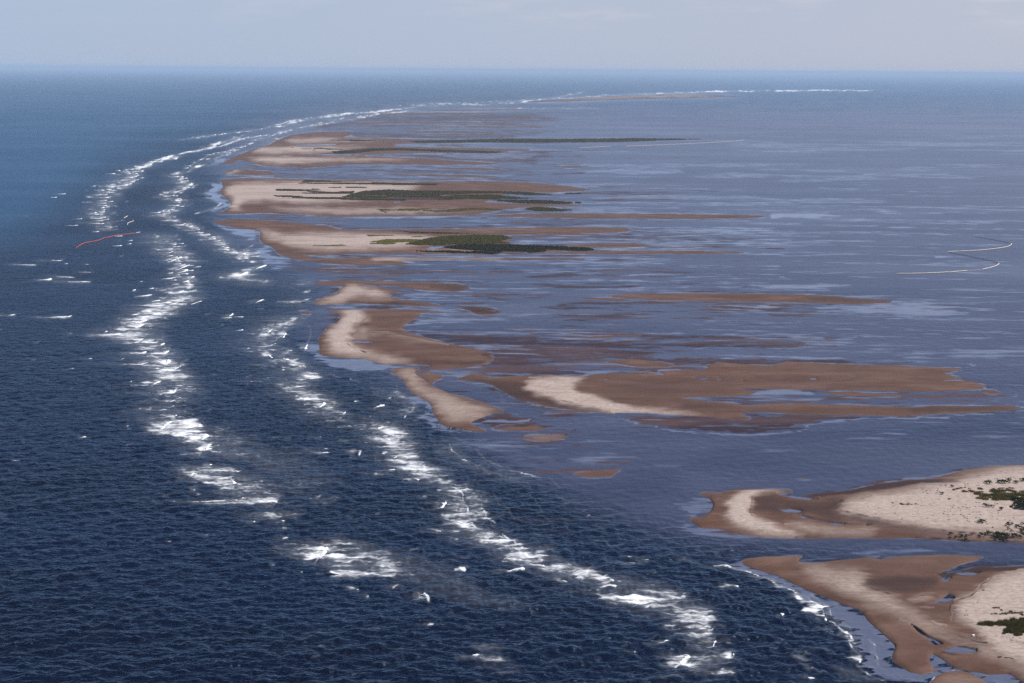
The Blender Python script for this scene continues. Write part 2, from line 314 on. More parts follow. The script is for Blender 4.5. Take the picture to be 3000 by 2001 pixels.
 [('R7', '780,286 900,268 1150,246 1282,215 1400,195 1550,176 1700,166 1850,130 1960,100 2060,88 2120,82 2340,72 3100,40 3100,700 2340,607 2200,601 1950,599 1800,586 1600,576 1300,578 1050,576 860,578 700,576 560,568 400,551 250,511 120,506 70,471 22,441 60,433 140,431 190,391 210,346 190,311 150,291 98,282 130,263 220,259 265,272 290,250 400,243 550,240 720,240 766,250 740,266 640,271 660,283')],
 [('R7', '650,276 760,268 795,285 860,296 945,314 880,318 760,300'), ('R7', '655,381 740,374 825,388 800,403 700,401'), ('R7', '755,426 820,422 900,445 1000,460 1135,486 1060,493 980,470 850,446'),
  ('R7', '1240,489 1305,495 1260,501'), ('R7', '2232,368 2340,358 3100,350 3100,395 2340,388 2245,382')],
 [('R7', '1050,395 1120,350 1250,300 1500,268 1700,222 1900,188 2050,152 2200,112 2340,102 3100,80 3100,600 2340,565 2000,548 1700,525 1600,505 1400,480 1200,440 1100,410', .95, 7),
  ('R7', '302,400 312,350 340,310 390,270 470,246 600,240 740,247 610,262 500,285 470,340 452,420 480,450 600,485 660,520 780,545 860,562 750,574 600,562 450,532 340,472 300,430', 1, 4),
  ('R7', '690,492 800,484 900,510 1100,530 1250,524 1355,514 1290,552 1100,562 900,547 800,522', .75, 5), ('R7', '1150,360 1300,320 1600,290 2000,320 2000,420 1500,440 1200,410', .5, 10)],
 [('R7', '468,345 520,282 640,276 760,302 900,332 1060,302 1160,290 1100,342 1050,392 1150,442 1350,502 1500,492 1350,526 1150,482 1000,462 850,424 650,430 500,402', .5, 7),
  ('R7', '780,286 1282,214 1560,174 1800,184 2050,165 1850,196 1600,215 1400,248 1200,272 950,302', .9, 3), ('R7', '1100,400 1400,475 1600,500 1900,560 2340,600 1950,590 1600,560 1350,520 1150,470', .5, 6),
  ('R7', '30,440 200,400 300,470 450,545 250,505 120,500', .15, 5)]),
('beach', 'near beach with pale ridge, brown washover flat and tidal pools', 1.5, 1.3,
 [('R7', '390,730 450,712 560,702 700,698 800,697 836,701 790,725 800,742 900,746 1100,722 1260,706 1330,711 1345,720 1450,702 1650,690 1900,690 2088,700 2000,732 1900,762 1790,806 1742,828 1900,800 2040,765 2130,771 2340,763 3100,740 3100,2300 2900,1830 2340,1572 2300,1545 2232,1506 2100,1513 2000,1491 1890,1476 1830,1446 1762,1396 1715,1372 1690,1390 1700,1441 1752,1490 1640,1513 1560,1496 1500,1461 1428,1420 1440,1360 1462,1320 1400,1260 1320,1190 1262,1140 1250,1110 1200,1066 1100,1031 1000,991 880,946 760,891 640,831 500,791 420,761')],
 [('W4', '1490,742 1560,722 1640,708 1740,718 1860,745 1850,772 1740,772 1640,765 1560,768 1500,758'), ('W4', '1160,498 1230,540 1330,600 1420,640 1500,688 1420,698 1370,670 1330,620 1240,575'),
  ('W4', '1262,285 1360,252 1480,200 1548,148 1618,188 1612,206 1500,236 1380,262'), ('R7', '1765,846 1850,848 1800,882'), ('R7', '1858,822 1920,808 2052,815 2000,832 1900,829'), ('R7', '1790,808 1850,790 1880,800 1810,815')],
 [('R7', '790,742 880,776 960,797 1050,828 1130,818 1245,818 1262,840 1230,880 1205,925 1300,940 1420,985 1480,1035 1600,1100 1700,1180 1800,1232 2000,1300 2130,1340 2250,1420 2340,1472 3100,1800 3100,1900 2340,1520 2200,1440 2050,1360 1850,1285 1650,1195 1500,1115 1300,1045 1150,975 1000,905 880,835', .72, 8),
  ('R7', '3100,770 2340,812 2200,842 2080,902 2010,952 1990,987 1900,1012 1872,1050 1890,1130 1990,1190 2050,1262 2100,1322 2200,1402 2340,1462 3100,1760', .9, 5),
  ('R7', '1900,1080 2000,1100 2340,1100 3100,1080 3100,1650 2340,1420 2150,1340 2080,1240 1960,1160', .6, 9), ('W4', '1180,312 1300,304 1400,312 1300,320', .8, 1.2), ('W4', '1365,450 1420,480 1530,505 1480,508 1400,490', 1, 1),
  ('W4', '1080,250 1250,175 1430,180 1300,230 1150,265', .45, 3), ('R7', '2340,796 2200,830 2080,890 2005,945 1988,984 2000,984 2030,950 2100,900 2220,845 2340,812', .7, 1.2),
  ('R7', '1990,987 1900,1010 1850,1030 1840,1100 1830,1160 1845,1160 1855,1100 1862,1040 1910,1018 2000,992', .35, 1.2)],
 [('R7', '1225,900 1255,850 1500,828 1750,848 1795,900 1700,942 1500,972 1350,965 1205,925', .5, 7), ('R7', '830,742 1000,740 1300,722 1900,700 2060,704 1880,765 1740,828 1500,840 1260,815 1100,815 960,780', .18, 8),
  ('R7', '1742,828 1900,800 2050,762 2120,770 2100,785 2340,780 3100,765 3100,790 2340,800 2100,818 1900,836 1780,848', .95, 2.5), ('W4', '940,232 1000,182 1130,190 1140,235 1080,262', .35, 4),
  ('W4', '1450,760 1600,790 1800,815 1600,812 1480,795', .7, 2), ('W4', '1880,740 1900,790 1850,810 1780,800', .4, 3), ('W4', '1500,540 1650,590 1800,640 1960,690 1800,670 1600,610', .45, 2.5), ('W4', '1430,455 1540,450 1560,470 1450,475', .5, 2)]),
('sandbar', 'smooth rounded sandbar cut by the bottom edge beside the near beach', .8, 1.1,
 [('R7', '1690,1600 1700,1562 1738,1518 1790,1496 1850,1484 1920,1484 1980,1505 2050,1540 2090,1570 2300,1800 2300,2300 1700,2300')], [], [('R7', '1800,1500 1900,1492 2000,1530 2080,1600 2200,1800 1800,1800', .12, 6)], []),
]
# shallow water over sand / mud: (frame, outline, value, blur)
SHOAL = [
 ('R5', '1010,545 1250,520 1600,510 2000,540 2340,560 2340,800 1500,800 1250,830 1170,812 1080,782 1300,760 1500,720 1440,650', .62, 10),
 ('R5', '1020,545 1400,545 1700,590 1640,660 1520,690 1300,620', .9, 9), ('R5', '1500,660 1800,640 1900,700 1600,740', .8, 8), ('R5', '1220,800 1500,760 1900,780 2100,810 1700,820 1300,810', .85, 6),
 ('R6', '0,390 700,380 1400,390 1400,450 700,460 500,520 300,560 0,560', .55, 9), ('R6', '300,520 700,500 1300,505 2060,540 1100,535 760,550 500,560', .75, 5),
 ('R6', '320,785 700,795 1000,800 1300,785 1540,792 1300,830 1230,855 1000,865 760,855 540,835 400,810', 1.0, 5), ('R6', '640,690 900,650 1300,660 1800,670 2200,660 2300,700 2200,725 1600,730 1000,735 800,715', .45, 5),
 ('R6', '0,200 500,170 1500,190 2050,240 2000,290 1200,300 500,330 0,340', .4, 12), ('R6', '900,278 1200,280 1480,290 1450,298 1150,292', .9, 3),
 ('R5', '1380,1130 1500,1086 1620,1076 1680,1083 1760,1130 1860,1175 1800,1190 1560,1180 1440,1168', .95, 4), ('R5', '1460,260 1900,250 2340,255 2340,330 1900,320 1480,310', .4, 8), ('R5', '1475,293 1560,290 1650,298 1560,306', .9, 3),
 ('R6', '1700,775 2000,745 2320,742 2300,765 2000,785', .6, 5), ('R7', '1350,200 1700,160 2000,110 2100,140 1800,190 1500,205', .5, 6),
 ('R6', '0,930 300,960 500,990 400,1040 100,1090 0,1090', .35, 9), ('R7', '850,760 1100,700 1350,650 1700,640 2100,690 1300,720 1000,745', .3, 7), ('F', '4340,1210 4900,1240 5200,1300 5000,1360 4500,1340 3600,1330 3550,1280', .45, 8),
 ('F', '2340,440 3300,400 3700,500 3900,560 3600,600 2340,580', .45, 8), ('F', '2400,780 3600,780 3900,870 3000,890 2400,880', .35, 8),
 ('R8', '1000,30 1300,160 1600,230 1900,60 1400,0 1200,0', .2, 14), ('R8', '900,280 1300,250 1600,360 2000,600 1700,650 1300,540 1050,420', .22, 14), ('R7', '0,310 200,300 300,560 0,540', .25, 8),
 ('F', '2340,1465 3400,1450 4680,1470 5200,1500 5500,1568 2340,1568', .25, 12), ('R6', '0,860 600,900 1200,900 1900,860 2351,800 2351,900 1600,940 600,930', .22, 14),
]
# smooth water and wet films; low-sky sheen and sun glint mixed in as pale colour
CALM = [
 ('R6', '1000,136 1300,132 1500,138 1565,150 1450,165 1200,166 1050,160', .75, 5), ('R6', '1280,250 1500,236 1720,222 1900,228 2080,265 2060,276 2130,299 1700,299 1400,285', .72, 8),  # second patch is sun glint, laid down as pale smooth water
 ('R6', '1580,482 1900,452 2351,440 2700,450 2700,500 2351,500 2000,510 1800,492', .6, 6), ('R6', '1180,390 1500,386 1480,446 1250,440', .6, 5),  # last patch is warm sun glitter, painted pale
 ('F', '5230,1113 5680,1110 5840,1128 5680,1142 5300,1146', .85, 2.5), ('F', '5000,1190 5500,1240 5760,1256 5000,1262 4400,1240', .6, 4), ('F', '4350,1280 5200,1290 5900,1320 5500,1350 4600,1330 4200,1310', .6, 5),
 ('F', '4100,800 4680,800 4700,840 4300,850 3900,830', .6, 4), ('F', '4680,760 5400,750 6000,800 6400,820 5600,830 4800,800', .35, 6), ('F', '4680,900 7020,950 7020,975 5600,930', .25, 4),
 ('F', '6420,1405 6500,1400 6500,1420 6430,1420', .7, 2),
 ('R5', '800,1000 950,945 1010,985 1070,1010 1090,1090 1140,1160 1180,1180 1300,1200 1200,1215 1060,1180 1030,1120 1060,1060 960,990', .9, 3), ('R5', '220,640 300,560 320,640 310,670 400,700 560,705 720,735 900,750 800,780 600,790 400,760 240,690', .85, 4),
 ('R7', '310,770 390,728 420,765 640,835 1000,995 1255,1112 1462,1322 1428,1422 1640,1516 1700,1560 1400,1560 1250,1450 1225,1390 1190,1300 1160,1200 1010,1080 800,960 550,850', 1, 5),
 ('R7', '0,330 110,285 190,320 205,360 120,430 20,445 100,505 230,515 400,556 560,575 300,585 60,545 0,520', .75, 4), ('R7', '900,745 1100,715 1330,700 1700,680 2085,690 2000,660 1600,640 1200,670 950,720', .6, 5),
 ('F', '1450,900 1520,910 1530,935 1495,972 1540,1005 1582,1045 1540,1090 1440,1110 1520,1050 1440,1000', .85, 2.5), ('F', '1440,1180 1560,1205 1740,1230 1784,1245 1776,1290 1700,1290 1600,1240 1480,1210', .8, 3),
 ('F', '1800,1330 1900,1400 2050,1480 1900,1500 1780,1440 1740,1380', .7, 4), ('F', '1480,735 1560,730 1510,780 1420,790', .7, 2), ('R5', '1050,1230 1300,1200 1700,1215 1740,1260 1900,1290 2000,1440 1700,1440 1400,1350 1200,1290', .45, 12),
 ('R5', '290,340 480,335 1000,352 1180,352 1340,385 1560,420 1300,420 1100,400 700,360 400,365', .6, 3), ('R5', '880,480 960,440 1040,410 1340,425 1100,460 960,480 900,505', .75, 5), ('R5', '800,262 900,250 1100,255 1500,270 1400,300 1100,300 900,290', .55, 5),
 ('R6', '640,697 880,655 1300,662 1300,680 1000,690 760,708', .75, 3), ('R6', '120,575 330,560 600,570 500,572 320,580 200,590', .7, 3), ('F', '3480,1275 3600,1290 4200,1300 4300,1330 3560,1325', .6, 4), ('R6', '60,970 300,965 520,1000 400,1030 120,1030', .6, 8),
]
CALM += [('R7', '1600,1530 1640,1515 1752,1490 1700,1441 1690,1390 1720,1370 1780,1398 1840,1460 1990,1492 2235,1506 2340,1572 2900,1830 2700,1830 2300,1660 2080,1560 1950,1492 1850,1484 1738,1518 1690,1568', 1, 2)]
CALM_LINES = [('R6', '300,770 380,800 560,850 800,876 1100,880 1240,868 1330,832 1500,803 1700,800 1950,792 2150,775 2330,758 2347,742 2290,728', 5, .9), ('R6', '2335,678 2240,705 2100,726 1700,735', 5, .7),
 ('R6', '1990,580 2020,568 2130,528', 5, .8), ('R6', '0,605 -60,600 -200,640', 4, .5), ('R5', '1255,852 1400,868 1490,884 1560,934 1640,970 1760,1006 1900,1036 2100,1062', 4, .8), ('R5', '1370,1148 1500,1138 1740,1130', 8, .9),
 ('R5', '1590,1070 1700,1085 1780,1130 1830,1165 1890,1190', 4, .7), ('F', '3280,1146 3100,1138 2700,1142', 4, .8), ('F', '2340,1140 2900,1136 3200,1124 3300,1110 3440,1092', 5, .9), ('F', '3340,1140 4300,1153 4900,1154 5240,1146', 3, .8),
 ('F', '3800,1040 4100,1090 4700,1075', 3, .5), ('R6', '1100,20 700,18 1100,50 800,60', 3, .4), ('F', '4680,560 5100,550', 2, .5), ('R6', '0,45 700,45 1120,52', 6, .55), ('R6', '400,90 900,85 1200,97', 6, .5), ('R6', '0,118 600,125 1000,135', 7, .6),
 ('R6', '600,330 1200,345 1800,360 2351,380', 8, .45), ('R6', '0,372 600,380 1300,388 1900,402', 7, .5), ('R6', '700,452 1200,450 1500,446', 4, .7), ('R6', '900,502 1400,506 2060,530', 5, .6), ('R7', '1300,210 1560,168 1760,150 1960,108', 6, .7),
 ('R7', '800,725 1100,712 1330,702', 5, .8), ('F', '2340,1395 2200,1405 1980,1400', 4, .6), ('F', '2200,1470 2700,1468 2900,1460', 3, .7), ('F', '3400,1350 3480,1342 4060,1310', 3, .5), ('F', '3360,985 3600,975 3850,972', 4, .8), ('F', '3250,1036 3400,1022 3900,1030 4100,1040', 4, .7)]
# water with little wind chop: the lagoon
LAGOON = [('S', '720,372 1000,318 1500,300 2300,300 3900,300 3900,1700 3100,1660 2600,1640 2200,1610 2060,1590 1950,1560 1700,1480 1560,1400 1440,1330 1330,1260 1240,1180 1120,1080 1040,1060 940,1060 900,980 900,930 960,850 820,790 740,730 660,650 660,560 620,520 680,450', 1, 14)]
DEEPCH = [('R6', '1250,870 1600,840 2351,790 2700,780 2700,1000 2351,1000 1700,1040 1300,1040 900,1060 600,1040 800,960', .6, 18), ('R8', '1200,320 1500,240 1750,180 2000,90 2340,60 2340,250 2000,330 1600,420', .55, 18), ('R7', '0,570 300,585 900,590 1600,590 2340,615 2340,680 2000,650 1200,650 600,680 0,680', .3, 8),
 ('F', '2340,1140 3300,1150 4500,1160 5200,1190 4000,1200 2800,1210 2340,1205', .35, 4)]
# foam sheets: (frame, outline, density, blur)
FOAM = [
 ('RC', '40,240 290,200 480,230 560,290 600,380 480,375 160,360 60,320', 0.47, 6), ('RC', '150,330 295,235 330,225 480,215 560,260 480,370 300,365', 0.51, 4), ('RC', '450,380 600,340 740,330 900,380 820,560 700,560 620,520 480,500', 0.36, 8),
 ('RC', '300,650 820,620 830,820 700,812 440,720', 0.61, 4), ('RC', '820,680 1050,690 1200,860 1180,930 900,850 830,780', 0.42, 7), ('RC', '320,915 880,890 1170,880 1180,940 900,937 500,935', 0.64, 3), ('RC', '900,1020 1120,1005 1350,1000 1390,1040 1200,1056 1000,1036', 0.53, 4),
 ('RC', '1340,1280 1550,1245 1720,1260 1800,1480 1500,1440 1400,1380', 0.51, 5), ('RC', '1150,1355 1500,1340 1590,1400 1400,1402', 0.55, 3), ('RC', '600,380 900,340 1150,480 1500,560 1711,700 1711,800 1300,760 1000,650 850,560', 0.17, 12),
 ('R8', '-60,560 200,622 330,680 380,810 360,842 -60,850', 0.51, 6), ('R8', '-60,805 380,812 352,848 -60,855', 0.68, 2.5), ('R8', '200,620 500,700 800,800 1000,960 1400,1060 900,1040 500,900 380,830', 0.26, 12),
 ('R4', '1200,0 1330,10 1390,80 1330,160 1400,240 1380,310 1250,370 1160,410 1110,500 1140,600 1200,680 1260,740 1330,860 1450,950 1250,960 1180,900 1090,830 1120,760 1080,680 1000,620 850,600 780,560 880,490 980,430 1050,340 1130,300 1180,230 1220,150 1180,80', 0.25, 9),
 ('R4', '1040,760 1260,745 1340,870 1440,950 1150,945 1000,930 1060,860', 0.22, 9), ('R4', '700,540 900,540 990,560 960,600 820,605', 0.22, 5),
 ('F', '690,955 850,958 845,1000 765,1030 780,1180 640,1185 640,1060 700,1000', 0.30, 6), ('F', '1090,1290 1250,1330 1340,1430 1300,1470 1330,1568 1120,1568 1170,1450 1050,1380', 0.25, 8), ('F', '850,818 990,806 1000,870 905,930 815,940 850,870', 0.33, 5),
 ('F', '1180,1000 1290,980 1300,1040 1200,1110 1060,1130 1100,1090', 0.28, 5), ('F', '1230,1170 1330,1160 1300,1220 1500,1240 1600,1300 1560,1400 1480,1330 1400,1270 1250,1220', 0.28, 6), ('F', '1650,1360 1750,1340 1760,1420 1650,1420', 0.19, 4),
 ('F', '1200,840 1290,870 1320,915 1190,960 1120,975 1250,900', 0.28, 4), ('F', '1400,970 1460,965 1480,1020 1520,1050 1440,1090 1370,1112 1490,1050 1430,1010', 0.25, 2.5),
 ('R4', '2000,715 2090,720 2125,790 2195,830 2100,870 2135,940 2235,1000 2360,1070 2250,1055 2100,965 1960,930 1890,880 2040,830 1980,770', 0.28, 5), ('R4', '1820,640 1950,550 1960,580 1850,660 1870,700 1780,670', 0.19, 4), ('R4', '1840,520 2000,440 2070,420 2090,450 1980,480 1860,560', 0.19, 4),
 ('R5', '60,900 250,915 350,985 500,1050 480,1075 330,1045 180,965', 0.35, 6), ('R5', '660,880 770,930 690,960', 0.24, 4), ('R5', '850,1070 975,1000 965,1060 900,1105', 0.35, 3),
 ('R5', '760,1180 900,1200 985,1290 975,1350 945,1390 1065,1430 1055,1500 1210,1520 1260,1568 1000,1568 850,1520 700,1490 830,1400 760,1300', 0.35, 6), ('R5', '1185,1300 1240,1290 1290,1392 1195,1372', 0.35, 3), ('R5', '640,1160 800,1150 960,1210 980,1300 800,1280 700,1210', 0.21, 8),
 ('R8', '340,0 480,0 590,70 740,150 750,190 820,260 870,390 890,480 930,520 800,500 700,500 680,400 760,300 700,210 560,180 400,60', 0.51, 5), ('R8', '850,290 950,280 965,370 1002,430 960,480 890,440', 0.47, 3),
 ('R8', '930,520 1080,540 1255,650 1380,740 1560,800 1700,770 1860,872 1800,880 1600,832 1350,772 1130,702 1210,672 1010,575', 0.53, 4), ('R8', '1230,640 1400,690 1560,740 1720,800 1500,790', 0.26, 7),
 ('R8', '1740,972 2100,978 2130,1042 1950,1032 1800,1005', 0.66, 3), ('R8', '1880,970 2080,960 2300,900 2345,1070 2150,1070', 0.36, 7), ('R8', '1780,800 2100,850 2345,960 2300,1000 1950,930', 0.19, 9), ('R8', '1120,690 1360,760 1300,770 1150,715', 0.59, 3),
 ('W3', '0,350 500,445 700,515 960,650 900,695 450,695 430,640 300,560 100,500', 0.40, 8), ('W3', '650,820 900,720 1110,700 1130,790 1140,960 1080,990 850,940 680,885', 0.47, 6), ('W3', '850,1000 1100,980 1162,1080 1130,1168 980,1122', 0.57, 4),
 ('W3', '500,1220 900,1260 1300,1200 1370,1222 1330,1288 1100,1340 870,1372 600,1335', 0.47, 5), ('W3', '1050,1462 1330,1450 1366,1490 1250,1502', 0.76, 2), ('W3', '510,1520 780,1498 760,1522 560,1532', 0.57, 2), ('W3', '560,1350 850,1350 1100,1400 1250,1400 1050,1450 800,1400', 0.38, 5),
 ('W3', '-200,640 250,560 300,600 430,660 350,680 0,660', 0.66, 3), ('W3', '200,780 450,800 420,840 230,830', 0.21, 5),
 ('R8', '850,1322 950,1298 1070,1310 1155,1350 1080,1356 950,1340', 0.47, 3), ('R8', '870,1388 1190,1402 1090,1437 915,1417', 0.68, 2.5), ('R8', '1080,1510 1195,1500 1192,1516 1110,1520', 0.77, 1.5), ('R8', '800,1375 880,1378 940,1385 830,1385', 0.42, 2), ('R8', '900,1440 1200,1445 1250,1500 1000,1490', 0.21, 6),
 ('W4', '0,130 90,200 200,258 300,295 308,372 400,435 510,505 518,560 545,640 560,760 615,800 605,892 560,900 440,832 500,800 520,690 420,600 370,520 300,440 220,370 0,345', 0.40, 5), ('W4', '0,185 110,230 205,300 225,372 120,350 0,345', 0.68, 3), ('W4', '430,822 610,808 605,885 540,880', 0.71, 3),
 ('W4', '370,560 540,640 555,765 495,745 500,690 410,620', 0.57, 3), ('W4', '300,945 580,930 700,1010 850,1080 700,1080 450,1050', 0.33, 6), ('W4', '100,730 300,735 300,760 120,760', 0.24, 4), ('W4', '705,690 770,690 775,780 720,750', 0.28, 3),
 ('R7', '300,762 420,788 640,872 780,950 900,1000 960,1060 880,1060 700,930 500,850', 0.43, 3), ('R7', '600,900 720,915 850,985 940,1060 960,1085 830,1080 880,1040 780,960', 0.57, 3),
 ('R7', '0,1360 50,1380 20,1460 0,1460', 0.76, 2), ('R7', '0,950 60,965 0,990', 0.57, 3), ('R4', '880,880 1040,862 1105,858 1080,890', 0.33, 2), ('R4', '620,535 850,530 985,470 860,525 760,552', 0.28, 2), ('F', '1900,485 2340,430 2340,470 2000,540 1500,640 1100,735 850,818 980,800 1400,690 1640,640 1640,600', 0.14, 3),
]
# thin foam lines lapping the shore: (frame, points, width px, density)
LAPS = [('W6', '370,80 440,110 490,160 490,220 535,275 535,330 550,400 600,450 620,490', 5, 0.9), ('W6', '680,150 635,190 665,240 665,280 705,345 700,375 785,420', 4, 0.85), ('W6', '750,450 830,500', 3, 0.8), ('W6', '850,520 910,560 990,620 1052,658', 5, 0.9), ('W6', '1010,680 1120,730 1215,768', 6, 0.9), ('W6', '1530,820 1650,890 1800,930 1875,952', 6, 0.9),
 ('W6', '760,140 800,190 820,240 915,290 930,340 975,400', 2.5, 0.55), ('W6', '1130,485 1160,525 1300,560', 2.5, 0.55), ('W6', '1060,80 1100,130 1250,370 1330,415', 2, 0.4), ('W6', '1300,30 1390,90', 2.5, 0.6), ('W6', '820,500 950,498', 3, 0.6), ('W6', '640,440 720,400', 3, 0.7), ('W6', '1780,580 1830,630 1960,620', 2.5, 0.6),
 ('W4', '0,150 90,220 200,258', 4.4, 0.81), ('W4', '60,190 200,300 240,372', 5.4, 0.9), ('W4', '90,150 200,230 296,300 306,372', 3.3, 0.81), ('W4', '290,440 400,512', 5.4, 0.9), ('W4', '305,380 430,450 512,520 512,558', 3.3, 0.71), ('W4', '400,520 500,580 540,650', 6.5, 0.9), ('W4', '500,680 520,730 552,766', 6.5, 0.9), ('W4', '540,760 612,800 602,885', 5.4, 0.9),
 ('W4', '706,625 768,690 760,760 802,830 812,900', 3.3, 0.76), ('W4', '580,910 670,978 780,1032 880,1078', 4.4, 0.9), ('W4', '560,650 622,722', 2.2, 0.6), ('W4', '1100,1045 1160,1060 1210,1085', 3.3, 0.5), ('W4', '1360,1085 1400,1030 1480,980 1610,955', 4.4, 0.71), ('W4', '700,880 800,845', 2.2, 0.4),
 ('R7', '210,765 300,770 400,792 500,828 560,852 640,888 720,922 785,955', 4.4, 0.86), ('R7', '860,970 930,1000 1010,1080', 3.3, 0.6), ('R7', '0,715 60,745 300,790', 3.3, 0.4), ('R5', '1390,1330 1470,1405 1560,1440 1680,1480 1830,1520', 3.5, 0.75), ('R5', '1210,1290 1230,1340 1290,1392 1350,1415', 4, 0.8), ('R5', '930,990 975,1000 965,1050 900,1110', 4, 0.85),
 ('R5', '1050,1000 1085,1030 1060,1080 960,1140', 2.5, 0.6), ('R5', '530,845 600,870', 3, 0.6), ('R5', '390,805 460,840', 3, 0.6), ('R5', '-10,500 60,470 130,440 200,415 215,450', 3, 0.8), ('R5', '210,660 250,580 260,500 210,440', 2.5, 0.6), ('R5', '850,880 850,940 970,990', 2.5, 0.6), ('WB', '480,495 850,390', 3, 0.9), ('WB', '520,190 780,140 820,110', 3.5, 0.9), ('WB', '570,230 790,190', 3.5, 0.8),
 ('F', '1385,980 1520,920', 3, 0.85), ('F', '1400,980 1450,1020 1520,1045 1440,1090 1340,1116', 3, 0.9), ('F', '1590,1550 1700,1520 1830,1465', 4, 0.9), ('F', '1680,1360 1740,1330', 3, 0.8), ('F', '1180,848 1230,830 1330,770 1430,712 1640,668 1740,625', 4, 0.8), ('F', '1740,612 1990,545 2150,500 2340,462 2540,432 2840,412 3240,402 3740,392 4100,392', 2.6, 0.9),
 ('F', '1280,597 1400,582 1600,562 1800,532', 3, 0.8), ('F', '850,816 980,796 1100,738 1300,692 1540,645 1640,605 1850,570', 6, 0.8), ('F', '1800,532 1950,487 2100,460 2340,430 2640,412', 4, 0.85), ('F', '2600,410 3000,378 3400,345 3700,335 4040,312 4340,292 4680,288 4900,280', 3, 0.75), ('F', '4680,288 5200,276 5700,274 6000,272 6300,268', 2, 0.6), ('F', '2800,362 3300,350 3700,348 4000,350', 6, 0.35),
 ('R4', '1570,195 1700,160 1870,198 1990,215 2060,240', 2.5, 0.5), ('R4', '2060,300 2130,290', 3, 0.8), ('R4', '2110,1000 2230,1010 2340,1075', 4, 0.6)]
# breaking crests: (frame, points, height on the photo px, zone)
def crest_list(fr, zone, s):
    return [(fr, c.split('|')[0], float(c.split('|')[1]) if '|' in c else 3.0, zone) for c in s.split(';') if c.strip()]
CRESTS = []
CRESTS += crest_list('R4', 'open', '80,58 170,62 245,63|3;300,30 410,33 430,28|3;440,55 465,52|3;555,60 610,58|2;510,110 630,113|2;345,140 510,148|3;250,165 330,163 358,157|5;375,170 480,180 620,178|4;1020,225 1055,222|4;920,278 1000,274 1045,268|5;230,418 350,421 470,418 490,408|4;0,408 75,408 108,402|4;710,525 738,518|5;470,535 495,530|4;580,708 632,704|3;470,778 508,772|5;890,865 905,860|4;540,1247 590,1242|7;865,1168 885,1165|4;955,175 975,175|3;910,237 930,232|5;815,713 858,705|5')
CRESTS += crest_list('R4', 'outer', '1060,235 1145,235|3;1020,318 1100,305|5;1000,335 1180,318|4;1100,355 1280,300|3;1280,340 1390,308|3;880,408 945,403|5;930,430 1030,412|5;1030,408 1095,392|4;930,460 1010,440|5;860,522 920,500 985,470|6;605,540 740,545 830,537|4;800,600 900,602 960,588|4;930,592 985,565|5;1050,635 1130,600|5;830,665 980,668 1005,655|5;1100,685 1160,650|5;720,740 960,745 1010,735|3;1140,752 1155,712|6;1160,790 1250,755|4;1070,825 1195,820|4;900,885 1040,887 1105,858|6;940,935 1100,942 1190,942|4;1180,945 1210,912|6;1205,980 1245,972|5;1090,998 1170,1000 1205,990|5;1180,1035 1195,1028|5;1210,1080 1280,1068|5;1180,1105 1220,1090|5;1200,20 1250,10|4;1150,45 1210,25|4;1200,100 1305,60|4;1320,80 1380,72|3;1130,120 1190,118|4;1200,125 1290,98|4;1100,158 1185,155|4;1240,185 1295,172|6;1310,150 1330,140|4;1170,215 1330,212|3;1200,260 1265,238|4;1270,245 1350,235|3')
CRESTS += crest_list('RC', 'outer', '130,342 200,312 290,240|8;430,372 475,340 540,258|6;500,415 550,395 600,350|7;520,520 570,495 612,432|9;575,640 625,600|6;430,715 475,682 515,692|11;760,815 820,795|8;790,705 820,790|7;620,640 820,640|4;480,822 495,800|7;505,855 530,850|5;860,892 910,880|9;1140,940 1178,918|7;320,915 600,912 850,898|4;1100,1032 1160,1015|9;925,1083 1000,1085|6;1165,1080 1235,1075|7;1220,1135 1255,1138|6;1220,1228 1258,1222|9;1480,1425 1540,1385 1590,1292|10;575,1197 595,1192|5;1370,1500 1385,1500|5;1030,1030 1340,1050|4;455,505 520,515|4')
CRESTS += crest_list('R4', 'inner', '1570,415 1600,398|5;1510,425 1590,424|3;1600,418 1670,418|3;1620,512 1670,508|4;1680,860 1815,865|3;1820,630 1895,600|4;1810,665 1865,700|5;1960,645 2000,650|6;1940,700 1965,715|6;1930,785 1950,780|5;1850,840 1880,835|4;1920,855 1980,850|4;2030,725 2095,765|4;2110,600 2090,640|4;2110,790 2160,810 2195,835|4;1800,560 1870,500|4;1740,325 1810,297|3;1600,150 1700,110|4;1720,100 1830,62|4;2180,1045 2235,1010|7;2080,1330 2255,1322|4;2130,1352 2260,1350|6;1690,637 1710,633|4;1690,778 1700,776|3;2020,967 2040,960|4;1720,978 1735,975|3;1960,1320 1975,1318|4;2180,1245 2200,1242|4;1790,755 1900,738|3;1980,500 1940,560|3')
CRESTS += crest_list('R5', 'inner', '690,1042 765,1022|6;390,1128 535,1135|4;440,1172 550,1170|6;440,1272 520,1270|5;560,1335 600,1332 585,1362|7;740,1252 800,1265|8;780,1302 830,1312|6;810,1402 860,1372|7;710,1357 765,1357|4;700,1472 850,1467|5;690,1502 785,1495|7;965,1520 1000,1545|9;450,1115 470,1110|5;540,1440 555,1440|4;480,1085 500,1070|6;640,1110 670,1105|4;300,1047 360,1002|5;310,1242 330,1242|4;90,1320 105,1320|4;590,1448 605,1446|3;780,1160 720,1185|5')
